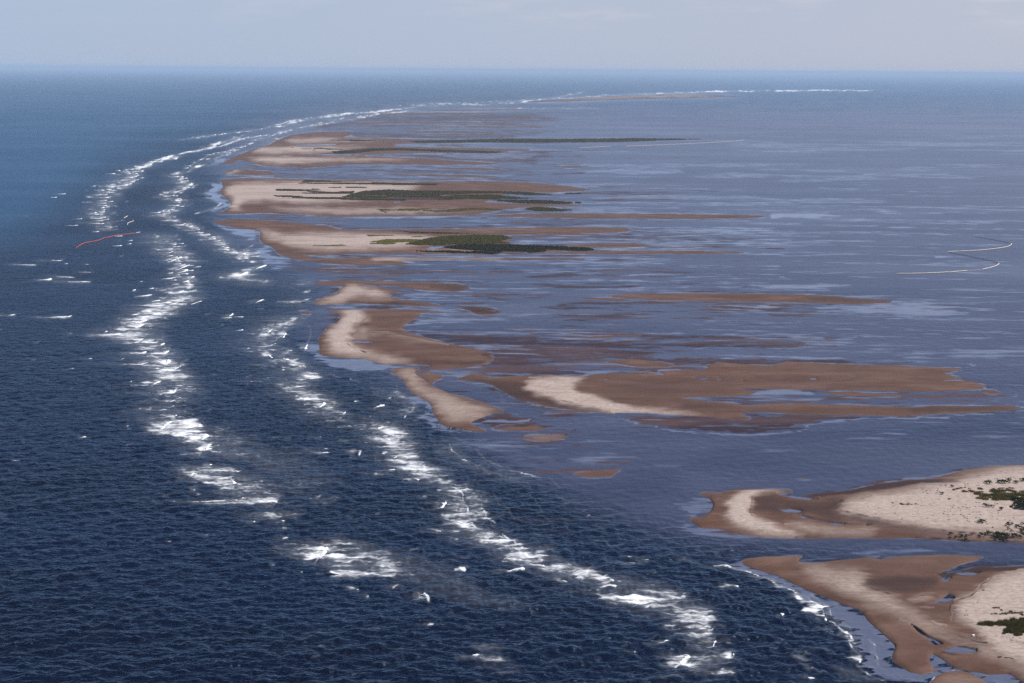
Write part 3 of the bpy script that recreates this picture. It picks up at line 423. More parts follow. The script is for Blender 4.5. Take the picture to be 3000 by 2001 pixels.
CRESTS += crest_list('R8', 'near', '560,292 585,288|7;655,370 690,372 718,330|8;620,532 650,522 688,538|7;720,580 810,583|3;950,567 1005,577|10;1030,602 1055,607|8;1080,652 1110,657|6;775,792 810,782 850,790|9;1050,802 1180,802|4;1150,800 1200,785 1262,792|11;1140,707 1200,692|6;1270,748 1390,767|6;1470,850 1550,880|6;1770,912 1840,898 1885,910|10;1885,912 1920,932|4;1580,835 1650,842|5;350,912 385,907|10;75,907 125,937|5;165,975 190,972|6;530,967 572,955 600,1000|11;590,1167 630,1162|9;870,1402 905,1380 945,1378|8;0,747 75,742|8;290,838 375,822|5;2250,1178 2275,1182|8;2000,1360 2015,1355|6;830,715 880,712|4;1385,700 1450,630|3;1950,742 2110,752|4')
CRESTS += crest_list('W3', 'near', '160,132 200,130|5;310,155 400,160|3;1340,442 1415,470|7;230,548 290,572|6;300,582 400,612 436,655|8;340,702 400,690|9;620,912 670,938|9;500,1117 625,1087|9;690,1048 702,1040|4;690,1372 780,1332 850,1262|13;680,1367 820,1362|6;950,1402 1075,1417|7;950,1442 1035,1447|7;1070,1472 1300,1462 1360,1490|7;1095,1000 1140,920|5;1130,1162 1155,1082|5;1350,1287 1375,1220|4;215,1222 245,1215|6;1912,1085 1932,1080|5;1925,800 1935,770|4;800,150 850,175|4;690,1470 700,1465|3;510,1522 580,1515|4')
CRESTS += crest_list('W4', 'near', '160,387 200,372 250,380|6;240,375 255,432|5;245,490 270,502|5;240,542 262,547|5;0,907 70,907|4;100,932 150,955|5;180,987 210,987|4;0,1032 130,1037|3;370,947 440,947|3;10,822 90,850|7;30,770 50,795|5;630,900 655,902|3')
# marsh and meadow outlines (dark organic mud lies under them)
FR['R2'] = (1000, 150, 2.34)
MARSH_OUT = [
 [('R2', '440,1330 520,1310 600,1290 700,1275 900,1265 1100,1268 1170,1282 1120,1298 1080,1310 1150,1320 900,1325 700,1332 540,1336', 1)],
 [('R2', '60,1335 300,1300 520,1275 640,1275 560,1310 440,1340 200,1355', .75), ('F', '2040,1345 2340,1335 2420,1345 2200,1362', .4), ('R2', '150,1260 500,1255 560,1268 200,1275', .3)],
 [('R2', '700,1350 800,1335 1000,1330 1300,1335 1500,1342 1700,1352 1736,1362 1680,1370 1400,1362 1280,1376 1180,1376 1000,1372 850,1366 760,1360', 1), ('R2', '900,1378 1100,1380 1040,1391 960,1386', .12), ('R2', '510,1376 700,1374 960,1383 1040,1390 800,1386', .15), ('R2', '1280,1372 1400,1363 1400,1372 1290,1381', .1)],
 [('R2', '390,1238 480,1242 700,1246 900,1253 760,1257 480,1250', 1)],
 [('R2', '60,990 150,965 320,955 500,962 700,962 900,965 1100,965 1250,968 1450,983 1300,986 1100,976 900,979 760,984 650,992 700,1002 800,990 900,990 1050,988 1200,1003 1290,1010 1150,1013 1000,1018 850,1016 700,1024 400,1026 150,1026 0,1022 0,1010', 1)],
 [('R2', '-60,903 0,905 200,904 400,908 660,912 650,921 400,922 100,921 -40,918', .6), ('F', '2100,880 2340,898 2340,920 2050,915', .1), ('F', '1900,950 2150,955 2340,930 2340,1000 2050,1018 1880,1000', .22), ('F', '2040,1005 2340,1000 2340,1022 2100,1022', .14), ('R2', '0,928 220,936 300,946 60,946', .14), ('R2', '-200,950 100,955 60,990 -200,985', .2)],
 [('R2', '1040,1023 1200,1020 1400,1024 1592,1038 1560,1046 1350,1046 1180,1038', 1), ('R2', '1608,1036 1640,1036 1640,1041 1610,1041', .06), ('R2', '1540,976 1640,975 1640,979 1540,980', .06)],
 [('R2', '1255,1082 1330,1070 1450,1074 1500,1084 1585,1090 1500,1098 1350,1097', 1)],
 [('R2', '560,1098 760,1088 900,1079 1100,1085 1080,1091 900,1093 800,1104 650,1109', .8), ('R2', '250,1090 600,1084 640,1095 560,1110 300,1112', .3)],
 [('R2', '470,619 700,611 1000,605 1150,600 1500,602 2000,597 2340,601 2500,603 2300,609 1900,623 1500,626 1200,628 900,625 700,629 520,628', 1)],
 [('R2', '-60,690 80,680 200,670 420,668 600,675 850,681 1150,692 1000,699 700,692 540,684 400,680 250,684 100,700 -40,704', 1), ('F', '2000,664 2200,668 2340,676 2150,682', .2), ('R2', '-80,612 80,609 240,613 100,620', .3)]]
MARSHES = [q for g_ in MARSH_OUT for q in g_] + [('Z2', '960,605 1260,600 1300,545 1500,535 1880,560 2000,570 2000,850 1800,852 1700,825 1650,740 1450,730 1250,715 1040,690', .5), ('Z3', '1220,1035 1650,985 2150,935 2600,930 2600,1180 2351,1230 2150,1290 2080,1280 2030,1100 1900,1050 1500,1050', .5)]
# surf bands: (spine, half widths along it, number of streaks, density)
SURF = [
 ('1340,212 1260,228 1180,236 1100,240 1020,238 960,244', [5, 9, 12, 9], 220, .95), ('2000,208 1850,207 1700,209 1550,213 1400,218 1300,228', [3, 4, 6, 7, 7], 240, 1),
 ('960,246 880,254 800,262 700,276 640,292 560,312 520,325 440,350 360,372 310,392 285,405', [4, 5, 6, 7, 8, 9, 10, 14], 330, .95), ('640,288 560,300 470,316 430,320', [5, 6, 8], 60, .8),
 ('320,390 290,415 265,432 250,450 240,470 235,500 245,528', [12, 22, 34, 38, 34, 26], 210, .85), ('960,254 880,260 800,276 700,292 660,302 600,320 540,346 480,372 430,394 400,402', [4, 4, 5, 6, 7, 9], 230, .9),
 ('740,300 660,316 600,335 560,350', [5, 6, 6], 50, .8), ('405,402 440,425 410,438 385,450 420,462 410,480 370,495 420,510 440,525', [10, 22, 24, 20], 170, .85), ('430,515 480,540 520,565 560,585 580,600', [14, 22, 24, 12], 110, .8),
 ('570,575 600,600 560,630 540,640', [18, 24, 18], 120, .85), ('370,540 400,575 430,605 430,640 425,670 400,695 370,715', [26, 36, 40, 36, 34], 260, .85), ('380,715 330,738 300,760 340,785 375,810 390,840 400,870', [40, 46, 40, 34, 32], 250, .85),
 ('400,850 380,890 400,930 420,970 470,1010 500,1040', [50, 60, 60, 50], 190, .75), ('460,1070 520,1100 580,1130 620,1160 640,1190', [60, 70, 50], 120, .7), ('560,1020 620,1060 700,1120 760,1180', [40, 50, 40], 70, .5), ('690,1250 760,1275 840,1300 930,1320', [50, 70, 50], 90, .7),
 ('560,635 620,650 690,662 710,640', [14, 18, 14], 90, .7), ('700,690 660,700 620,715 600,690 590,700', [18, 24, 18], 100, .8), ('690,730 650,745 620,765 605,790 600,812', [16, 22, 18], 90, .75), ('640,800 660,820 690,845 710,870 690,895 740,920 770,945 800,975', [14, 18, 26, 28], 170, .8),
 ('860,880 900,890 930,910 940,935 920,955', [14, 16, 12], 60, .7), ('880,970 900,1000 930,1030 940,1060 990,1080 1020,1110', [26, 34, 30, 24], 190, .85), ('1020,1080 1060,1100 1050,1150 1070,1200 1100,1230', [20, 26, 26], 120, .85), ('1095,1130 1120,1160 1130,1190', [8, 10], 30, .7),
 ('1090,1215 1150,1250 1200,1285 1270,1305 1340,1320 1410,1340', [14, 20, 20, 16], 200, .85), ('1400,1360 1480,1380 1560,1400 1620,1440 1640,1490 1660,1550', [50, 60, 50, 44], 200, .7), ('1030,1020 1060,1060 1130,1080 1200,1105', [6, 6, 5], 40, .5), ('1130,1230 1200,1260 1290,1290', [20, 24, 20], 50, .5)]
SHOAL += [('W7', '700,395 900,330 1300,232 1900,226 2700,222 3050,228 2500,250 2900,290 2300,318 2600,345 1600,352 1100,350 860,385', .62, 6), ('W7', '560,440 900,380 1400,372 2100,380 2700,392 2300,420 2500,440 1500,450 1500,540 2400,520 3000,560 2500,600 2800,625 1500,640 900,650 400,620 330,590', .62, 6), ('W7', '900,660 1500,640 2400,650 2900,680 2400,720 1500,730 900,720', .45, 6),
 ('W7', '150,600 330,540 560,470 600,440 420,520 250,620 140,640', .7, 5), ('F', '1480,1140 2340,1150 2340,1170 1700,1160', .4, 4), ('F', '1780,1330 1900,1380 2050,1450 2340,1470 2600,1500 2300,1530 2000,1480', .55, 6), ('R5', '40,60 300,60 560,90 560,110 250,120 60,100', .5, 6), ('R5', '560,90 1400,75 1420,85 600,105', .5, 4)]
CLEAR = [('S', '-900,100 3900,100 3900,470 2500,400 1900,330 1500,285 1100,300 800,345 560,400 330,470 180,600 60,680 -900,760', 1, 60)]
# wrack lines and a painted shaded bank edge (dark), little pale ridges on the sand: (frame, points, width px, strength)
WRACK_SHADE = [('W4', '1960,20 1890,80 1850,112 1840,150 1790,190 1700,218 1610,240 1575,275 1562,330 1580,420', 3.5, .8), ('W4', '1500,540 1600,590 1720,640 1850,675 1960,690', 4, .8), ('W4', '1560,530 1700,580 1800,620 1900,650', 3, .6), ('W4', '940,240 1000,185 1130,195', 4, .5), ('W4', '600,82 700,90 860,150 1000,185', 3.5, .8), ('W4', '620,130 800,140', 3, .6),
 ('W4', '1200,205 1260,182 1350,176 1440,188', 2.5, .7), ('W4', '1160,495 1240,545 1330,600 1490,680', 5, .8), ('W4', '1480,742 1600,712 1720,712 1860,750', 5, .7), ('W4', '1440,810 1560,850 1700,930', 5, .35), ('W4', '1890,880 2000,920 2150,985', 5, .4), ('W4', '2000,700 2060,760 2160,800 2300,850', 4, .3), ('W4', '700,470 800,520 950,600 1000,700', 8, .18),
 ('R7', '480,300 470,360 460,420 490,455', 5, .6), ('R7', '210,430 300,450 420,510 560,550', 6, .3), ('R7', '1100,350 1300,300 1500,275', 3, .4), ('R7', '1080,400 1250,440 1500,490 1800,540 2300,590', 7, .5), ('R7', '1150,420 1400,470 1700,500 2100,540', 5, .35), ('R7', '950,300 1100,330 1000,380 1100,430', 8, .5), ('R7', '1700,225 1900,190 2050,160 2200,130', 4, .4), ('R7', '860,545 850,562 760,575', 4, .7),
 ('R7', '1600,575 1800,585 1950,598 2200,601 2340,606 2800,640', 5, .9), ('R5', '510,610 560,645 640,670', 4, .7), ('R5', '590,395 650,425 600,460', 3, .5), ('R5', '480,640 560,680 690,715 850,738', 4, .3), ('W1', '-60,330 60,350 300,450 600,560 900,640 1300,710 1800,790 2300,840', 3, .5), ('W1', '300,100 560,95 850,105', 4, .4), ('R5', '840,780 920,772 980,776', 3, .5), ('R5', '930,850 1040,930 1160,975', 3, .25),  # first line paints the shaded face of the channel bank as dark sand
 ('F', '1600,1010 1700,1030 1900,1045 2300,1050', 3, .35), ('F', '1540,945 1700,948 1850,950', 2.5, .5), ('F', '1920,1298 2100,1345 2300,1372', 3, .3), ('F', '2900,1240 3100,1250 3300,1262', 3, .3)]
RIDGE = [('W4', '1970,10 1880,75 1838,125 1828,150 1770,188 1690,212 1605,232', 4, .9), ('W4', '1180,310 1300,304 1395,312', 4, .4), ('W4', '1365,450 1410,480 1525,505', 5, .6), ('W1', '0,60 280,45', 5, .7), ('W1', '250,95 500,82 900,88', 5, .7), ('W1', '1060,150 940,170 900,240 840,285 700,325', 4, .8), ('W1', '1000,420 1180,478 1480,515 1600,545', 5, .9), ('R5', '550,545 650,522 780,528 900,558 1040,588 1200,612', 5, .4), ('R5', '560,510 560,560', 8, .4),
 ('R7', '1050,360 1180,310 1350,275', 4, .5), ('R7', '700,492 820,490 920,515 1100,528', 5, .5), ('W4', '1030,430 1200,500 1400,600 1600,680 1900,720 2000,740', 10, .35), ('R5', '470,260 560,220 640,210', 6, .4), ('F', '2340,1252 2700,1258 3000,1276', 3, .5)]
# ------------------------------------------------------------------ materials of the setting
def sea_material():
    m = N('sea_water')
    foam, shoal, calm, chop, lag, clear = (m.attr(a) for a in ('foam', 'shoal', 'calm', 'chop', 'lagoon', 'clear'))
    n1 = m.noise(0.21, 3, (0.45, 1, 1), 0.6, R(-12)); n2 = m.noise(0.085, 4, (0.5, 1, 1), 0.6, R(-8)); n3 = m.noise(0.9, 3, (0.6, 1, 1), 0.6, R(10))
    hgt = m.math('ADD', m.math('MULTIPLY', n1, 1.7), m.math('ADD', m.math('MULTIPLY', n2, 1.7), m.math('MULTIPLY', n3, 0.05)))
    chop = m.math('MULTIPLY', chop, m.math('ADD', .55, m.math('MULTIPLY', m.ramp(m.noise(.0045, 4, (.5, 1, 1), .6, R(20)), .3, .7), .65)))
    strength = m.math('MULTIPLY', chop, m.math('SUBTRACT', 1.0, m.math('MULTIPLY', calm, 0.92)))
    bump = m.n('ShaderNodeBump', {'Height': hgt, 'Strength': strength, 'Distance': 1.5})
    # water body: open sea navy, silty lagoon slate, sand or mud showing through
    big = m.noise(0.006, 4, (0.5, 1, 1), 0.6)
    deep = m.mix(m.ramp(big, 0.3, 0.7), (0.0005, 0.0022, 0.012, 1), (0.0014, 0.0060, 0.025, 1))
    lagc = m.mix(m.ramp(m.noise(0.012, 5, (0.22, 1, 1), 0.6), 0.3, 0.7), (0.026, 0.035, 0.076, 1), (0.048, 0.056, 0.104, 1))
    lagc = m.mix(m.math('MULTIPLY', m.ramp(m.noise(0.0035, 4, (0.3, 1, 1), 0.6), 0.48, 0.68), .6), lagc, (0.088, 0.102, 0.160, 1))
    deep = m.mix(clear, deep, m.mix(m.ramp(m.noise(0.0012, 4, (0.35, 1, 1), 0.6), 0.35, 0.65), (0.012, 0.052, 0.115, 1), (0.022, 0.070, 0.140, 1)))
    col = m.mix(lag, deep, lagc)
    sn = m.noise(0.05, 6, (0.35, 1, 1), 0.68, 0, 0.6)
    sm = m.ramp(m.math('ADD', shoal, m.math('MULTIPLY', m.math('SUBTRACT', sn, 0.5), 2.0)), 0.30, 0.62)
    sm = m.math('MULTIPLY', sm, m.ramp(shoal, 0.05, 0.3))
    col = m.mix(m.math('MULTIPLY', sm, 0.95), col, m.mix(m.ramp(m.noise(0.02, 4, (0.3, 1, 1)), .4, .65), (0.034, 0.015, 0.017, 1), (0.088, 0.046, 0.040, 1)))
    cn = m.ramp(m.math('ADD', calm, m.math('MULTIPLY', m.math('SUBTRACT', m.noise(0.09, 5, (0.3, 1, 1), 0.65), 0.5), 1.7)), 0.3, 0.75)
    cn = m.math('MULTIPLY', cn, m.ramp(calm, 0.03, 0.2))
    col = m.mix(m.math('MULTIPLY', cn, 0.75), col, (0.125, 0.138, 0.205, 1))  # sky sheen of calm water painted into the diffuse colour
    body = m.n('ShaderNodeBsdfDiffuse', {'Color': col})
    fres = m.n('ShaderNodeFresnel', {'IOR': 1.33, 'Normal': bump.outputs[0]}).outputs[0]
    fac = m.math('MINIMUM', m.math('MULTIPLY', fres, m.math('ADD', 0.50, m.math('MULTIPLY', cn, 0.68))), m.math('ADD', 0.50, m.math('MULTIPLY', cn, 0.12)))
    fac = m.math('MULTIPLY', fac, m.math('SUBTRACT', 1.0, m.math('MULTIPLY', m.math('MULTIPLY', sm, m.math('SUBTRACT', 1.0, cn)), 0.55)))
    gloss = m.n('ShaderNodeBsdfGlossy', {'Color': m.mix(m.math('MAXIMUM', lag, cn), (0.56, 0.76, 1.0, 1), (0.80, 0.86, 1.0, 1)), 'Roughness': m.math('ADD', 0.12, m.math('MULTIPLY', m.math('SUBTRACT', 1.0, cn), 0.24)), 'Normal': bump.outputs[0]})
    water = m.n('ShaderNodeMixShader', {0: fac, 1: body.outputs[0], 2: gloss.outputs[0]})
    # foam: lace of bubbles, closed where dense
    f1 = m.noise(0.32, 6, (0.42, 1, 1), 0.72, R(-5), 0.5); f2 = m.noise(0.05, 3, (0.4, 1, 1), 0.6)
    fn = m.math('ADD', m.math('MULTIPLY', f1, 0.72), m.math('MULTIPLY', f2, 0.28))
    thr = m.math('SUBTRACT', 0.84, m.math('MULTIPLY', foam, 0.52))
    fm = m.n('ShaderNodeMapRange', {'Value': m.math('SUBTRACT', fn, thr), 'From Min': -0.12, 'From Max': 0.20}, interpolation_type='SMOOTHSTEP').outputs['Result']
    fm = m.math('MULTIPLY', fm, m.ramp(foam, 0.02, 0.25))
    fm = m.math('ADD', fm, m.math('MULTIPLY', foam, 0.14), True)
    foam_sh = m.n('ShaderNodeBsdfDiffuse', {'Color': (0.82, 0.83, 0.86, 1)})
    mixs = m.n('ShaderNodeMixShader', {0: fm, 1: water.outputs[0], 2: foam_sh.outputs[0]})
    return m.out(mixs.outputs[0])
def sand_material():
    m = N('beach_sand')
    dry, dark, wet = m.attr('dry'), m.attr('dark'), m.attr('wet')
    a = m.noise(0.05, 5, (0.4, 1, 1), 0.65, 0, 0.4); b = m.noise(0.6, 4, (0.6, 1, 1), 0.7); c = m.noise(0.012, 4, (0.4, 1, 1), 0.6)
    damp = m.mix(m.ramp(a, 0.3, 0.7), (0.073, 0.033, 0.022, 1), (0.135, 0.072, 0.052, 1))
    damp = m.mix(m.math('MULTIPLY', m.ramp(c, 0.4, 0.7), 0.5), damp, (0.118, 0.049, 0.024, 1))
    dn = m.math('ADD', dry, m.math('MULTIPLY', m.math('SUBTRACT', m.math('ADD', m.math('MULTIPLY', a, .6), m.math('MULTIPLY', c, .4)), 0.5), 0.7))
    dryc = m.mix(m.ramp(b, 0.25, 0.75), (0.30, 0.228, 0.198, 1), (0.50, 0.40, 0.355, 1))
    col = m.mix(m.n('ShaderNodeMapRange', {'Value': dn, 'From Min': 0.02, 'From Max': 0.92}).outputs['Result'], damp, dryc)
    kn = m.math('ADD', dark, m.math('MULTIPLY', m.math('SUBTRACT', a, 0.5), 0.55))
    col = m.mix(m.math('MULTIPLY', m.ramp(kn, 0.10, 0.72), m.ramp(dark, 0.02, 0.15)), col, (0.034, 0.014, 0.012, 1))
    wet = m.math('MULTIPLY', wet, m.ramp(a, 0.3, 0.65))
    col = m.mix(m.math('MULTIPLY', wet, 0.42), col, (0.062, 0.044, 0.048, 1))
    rg = m.math('SUBTRACT', 0.85, m.math('MULTIPLY', wet, 0.45))
    bump = m.n('ShaderNodeBump', {'Height': m.math('ADD', b, m.math('MULTIPLY', a, 4.0)), 'Strength': 0.35, 'Distance': 0.5})
    p = m.n('ShaderNodeBsdfPrincipled', {'Base Color': col, 'Roughness': rg, 'Specular IOR Level': 0.25, 'Normal': bump.outputs[0]})
    return m.out(p.outputs[0])
M_SEA, M_SAND = sea_material(), sand_material()

# ------------------------------------------------------------------ survey maps
Z = lambda: np.zeros((MH, MW), np.float32)
LANDALL, FO, SH, CA, LG, DC, CL = Z(), Z(), Z(), Z(), Z(), Z(), Z()
for fr, s, v, b in SHOAL: put(SH, fill(px(fr, s)), b * SC, v)
for fr, s, v, b in CALM: put(CA, fill(px(fr, s)), b * SC, v)
for fr, s, wd, v in CALM_LINES: put(CA, stroke(px(fr, s), wd), 0.8, v)
for fr, s, v, b in LAGOON: put(LG, fill(px(fr, s)), b * SC, v)
for fr, s, v, b in DEEPCH: put(DC, fill(px(fr, s)), b * SC, v)
MUD = Z()
for fr, s, k in MARSHES: put(MUD, fill(px(fr, s)), .5, 0.62 if k >= .8 else .12)
for b_ in BARS:
    for fr, s in b_[5]: put(CA, fill(px(fr, s)), .4, .9)  # pools take the same painted sky sheen
LP = Z(); WR_SHADE = Z(); RG_ = Z()
for fr, s, wd, v in RIDGE: put(RG_, stroke(px(fr, s), wd), .6, v)
for fr, s, wd, v in WRACK_SHADE: put(WR_SHADE, stroke(px(fr, s), wd), .5, v)
for fr, s, d, b in FOAM: put(FO, fill(px(fr, s)), b * SC, d, 'add')
for fr, s, wd, d in LAPS: put(LP, stroke(px(fr, s), wd), 0.55, d)
for fr, s, h, zone in CRESTS:      # every breaker drags a streak of spent foam seaward
    P = px(fr, s); a = P[np.argmin(P[:, 0])]; ln = np.ptp(P[:, 0])
    hd = h * (.55 if ln > 14 else .8)
    put(LP, stroke(P + [0, h * .25], hd), .7, .8)
    q_ = P[P[:, 0] >= P[:, 0].min() + ln * .45]
    if len(q_) > 1: put(LP, stroke(q_ + [0, h * .2], hd * 1.5), .7, .95)
    D_ = min(16 + ln * .55, 46) * np.clip((P[:, 1].mean() - 150) / 800, .2, 1)
    put(FO, fill(np.concatenate([P - [0, h * .35], (P + [0, h * .55])[::-1], ])), 1.2, .5)
    put(FO, fill(np.concatenate([P - [0, h * .1], (P - [D_, -h * .35])[::-1]])), 1.3, .62, 'add')
    if zone != 'open': put(FO, stroke(np.array([a - [14 + ln * .6, -h * .3], a + [ln * .2, h * .4]]), h * .7), 1.6, .42)
for k in range(330):               # stray flecks of foam between and outside the surf lines
    x, y = RNG.uniform(-200, 2000), 420 + 1650 * RNG.random()
    if look(LG, np.array([[x]]), np.array([[y]]))[0, 0] > .3 or (x < 450 and RNG.random() < .6) or (y > 1500 and x < 900 and RNG.random() < .7): continue
    sc = np.clip((y - 215) / 800, .15, 1.2); ln = RNG.uniform(3, 13) * sc + 1
    put(LP, stroke(np.array([[x - ln, y + RNG.uniform(0, 1.5)], [x + ln * .4, y - 1]]), 1.2 + 1.8 * RNG.random() * sc), .6, RNG.uniform(.6, 1.1))
for fr, s, v, b in CLEAR: put(CL, fill(px(fr, s)), b * SC, v)
for s, hw, n, dn in SURF:
    n = int(n * 1.0)
    P = px('D', s); seg = np.linalg.norm(np.diff(P, axis=0), axis=1); T = np.concatenate([[0], np.cumsum(seg)])
    HW = np.interp(np.linspace(0, 1, 50), np.linspace(0, 1, len(hw)), hw) / .7837
    for k in range(n):
        t = (k + RNG.random()) / n; q = RNG.normal(0, .45)
        hwid = HW[int(t * 49)]; x = np.interp(t * T[-1], T, P[:, 0]); y = np.interp(t * T[-1], T, P[:, 1])
        sc = np.clip((y - 215) / 700, .10, 1.1)
        if vnoise(np.array(x * .02), np.array(y * .02), 77) < .26: continue
        x += q * hwid; y += RNG.normal(0, .5) * hwid * .12
        ln = (8 + 52 * RNG.random() ** 1.6) * (.25 + sc); sl = RNG.uniform(-.02, .16)
        put(LP, stroke(np.array([[x - ln, y + ln * sl * .3], [x - ln * .3, y + ln * sl * .2], [x, y], [x + ln * .35, y - ln * sl * .7]]), (1.0 + 1.7 * RNG.random()) * (.85 + .35 * sc)), .45 + .2 * sc, min(1.5, dn * RNG.uniform(.75, 1.35) * (1.45 if y < 270 else 1)))
        if k % 3 == 0: put(FO, stroke(np.array([[x - ln * 1.5, y], [x + ln * .6, y]]), 7 * (.3 + sc)), 1.5 + 4 * sc, .25, 'add')

# ------------------------------------------------------------------ sandbars and beaches: relief meshes
def relief(name, label, Hh, eb, outs, pools, dry, dark, step):
    M, D, K = Z(), Z(), Z()
    for fr, s in outs: put(M, fill(px(fr, s)), eb * SC + .25, 1.0, 'max')
    for fr, s in pools: put(M, fill(px(fr, s)), .45, 1.0, 'cut')
    for fr, s, v, b in dry: put(D, fill(px(fr, s)), b * SC * 1.9 + .6, v)
    for fr, s, v, b in dark: put(K, fill(px(fr, s)), b * SC * 1.2 + .4, v)
    np.maximum(LANDALL, M, out=LANDALL)
    P = np.concatenate([px(fr, s) for fr, s in outs])
    P[:, 0] = np.clip(P[:, 0], -300, 3330); P[:, 1] = np.clip(P[:, 1], 0, 2230)
    U, V_ = px_level(P)
    us = np.arange(U.min() - 16, U.max() + 16, step * 1.15); vs = np.arange(max(V_.min() - 12, 3), V_.max() + 14, step)
    u, v = np.meshgrid(us, vs)
    X, Y = level_px(u, v)
    gx, gy = level_ground(u, v)
    mk = look(M, X, Y)
    wx = (fbm(X * .025, Y * .16, 51, 4) - .5) * 34; wy = (fbm(X * .03, Y * .12, 52, 3) - .5) * 9
    dr = look(D, X + wx, Y + wy); dk = np.maximum(np.maximum(look(K, X + wx, Y + wy), .9 * look(MUD, X, Y)), look(WR_SHADE, X + wx * .12, Y) * (fbm(X * .06, Y * .06, 57, 2) * 1.5 - .1))
    dr = np.maximum(dr, look(RG_, X + wx * .12, Y + wy * .2) * .8)
    stk = fbm(X * .008, Y * .30, 53, 4)
    dr = np.clip(dr * ((.34 + 1.02 * stk) if outs[0][0] == 'F' else (.70 + .62 * stk)), 0, 1); dk = np.clip(dk + .22 * (fbm(X * .006, Y * .12, 54, 4) - .45) * (dk > -1), 0, 1)
    far = np.clip(900 / np.hypot(gx, gy), .2, 1)
    mk = mk + (fbm(gx * .05 * far, gy * .03 * far, 11, 5) - .5) * .52 * np.exp(-((mk - .5) / .28) ** 2)
    t = np.clip((mk - .5) * 2, -1, 1)
    m2 = np.clip((look(blur(M, 4.5), X, Y) - .42) / .56, 0, 1); m2 = m2 * m2 * (3 - 2 * m2)
    z = np.where(t > 0, Hh * (.07 * np.clip(t * 3, 0, 1) + .55 * m2 * np.clip(t * 2, 0, 1)), Hh * .5 * t) + dr * Hh * .45 * np.clip(t * 2, 0, 1) * m2
    z += (fbm(gx * .06, gy * .06, 3, 3) - .5) * .45 * np.clip(t, 0, 1) * m2 + dr * (fbm(gx * .12, gy * .12, 5, 3) - .5) * .5 * np.clip(t, 0, 1) * m2
    wet = np.clip(1 - z / (.36 * Hh), 0, 1)
    keep = mk > .06
    q = keep[:-1, :-1] | keep[1:, :-1] | keep[:-1, 1:] | keep[1:, 1:]
    idx = np.arange(u.size).reshape(u.shape)
    F_ = np.stack([idx[1:, :-1], idx[1:, 1:], idx[:-1, 1:], idx[:-1, :-1]], -1)[q]
    used = np.zeros(u.size, bool); used[F_.ravel()] = True
    re = np.cumsum(used) - 1
    V3 = np.stack([gx, gy, z], -1).reshape(-1, 3)[used]
    me = newmesh(name, V3, re[F_], {'dry': dr.ravel()[used], 'dark': dk.ravel()[used], 'wet': wet.ravel()[used]})
    o = link(name, me, M_SAND); tag(o, label, None, None, 'structure')
    return o
for name, label, Hh, eb, outs, pools, dry, dark in BARS:
    fr0 = outs[0][0]
    relief(name, label, Hh, eb, outs, pools, dry, dark, 1.6 if fr0 == 'F' else 2.0)

# ------------------------------------------------------------------ the sea: one sheet, finer towards the viewer's side, out to the horizon
def seq(a, b, s): return list(np.arange(a, b, s))
us = np.array(seq(-2300, -1620, 40) + seq(-1620, 1620, 2.93) + seq(1620, 2300, 40))
vs = np.array([9.4, 11] + seq(12.6, 60, 1.6) + seq(60, 1890, 2.93) + seq(1890, 2500, 30))
u, v = np.meshgrid(us, vs)
X, Y = level_px(u, v); gx, gy = level_ground(u, v)
rr = np.hypot(gx, gy)
wx = (fbm(X * .010, Y * .20, 21, 3) - .5); wy = (fbm(X * .03, Y * .1, 22, 2) - .5)
near = np.clip((Y - 250) / 700, .25, 1)
lg = look(blur(LG, 16), X + wx * 160, Y + wy * 30)
st1 = fbm(X * .0028, Y * .085, 61, 5); st2 = fbm(X * .0036 + 7, Y * .12 + .02 * X * .12, 62, 5); st3 = fbm(X * .012, Y * .30, 63, 4)
ca = np.clip(look(CA, X + wx * 110 * near, Y + wy * 7) * (.40 + 1.10 * st3), 0, 1)
sh = np.clip(look(SH, X + wx * 190 * np.maximum(near, .7), Y + wy * 14) * (.45 + 1.1 * st3), 0, 1)
sm_ = lambda a, b, q: np.clip((q - a) / (b - a), 0, 1) ** 2 * (3 - 2 * np.clip((q - a) / (b - a), 0, 1))
ldw = look(blur(LANDALL, 7), X + wx * 60, Y + wy * 8)
sh = np.maximum(sh, lg * np.clip(ldw * 2.2, 0, 1) * .62 * np.clip(.3 + st3, 0, 1))
inl = lg * np.clip((Y - 300) / 120, 0, 1) * np.clip((1500 - Y) / 300, 0, 1)
ca = np.maximum(ca, inl * np.maximum(sm_(.52, .72, st1) * .50, sm_(.57, .70, fbm(X * .0022 + 3, Y * .19 - X * .004, 64, 4)) * .52) * np.clip((X - 300) / 900, .4, 1))
sh = np.maximum(sh, inl * sm_(.52, .70, st2) * np.clip((2500 - X) / 700, .12, 1) * .55)
fo = look(FO, X + wx * 64 * near, Y + wy * 7)
fo = np.clip(fo * (.22 + 1.25 * fbm(X * .014, Y * .2, 23, 4)), 0, 1)
lp = look(LP, X + (fbm(X * .05, Y * .05, 24, 2) - .5) * 7, Y + (fbm(X * .06, Y * .06, 25, 2) - .5) * 5)
fo = np.maximum(fo, lp * (.25 + 1.25 * fbm(X * .05, Y * .09, 26, 3)))
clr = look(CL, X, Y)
dc = look(DC, X + wx * 120, Y + wy * 20) * .6
edge = look(blur(LANDALL, 2.4), X, Y)
ca = np.maximum(ca, np.clip(edge * 2.6, 0, 1) * .62 * np.clip(st3 * 1.6, 0, 1))
ld = look(blur(LANDALL, 3.0), X, Y)
lag = np.clip(lg * (1 - dc * .85), 0, 1)
chop = np.clip((1 - .72 * lg) * (1 - .85 * ca) * (1 - np.clip(ld * 1.6, 0, 1)) * (1 - .6 * sh), 0.02, 1)
z = np.zeros_like(gx)
dr_ = rr ** 2 / (H * FPX) * 2.93
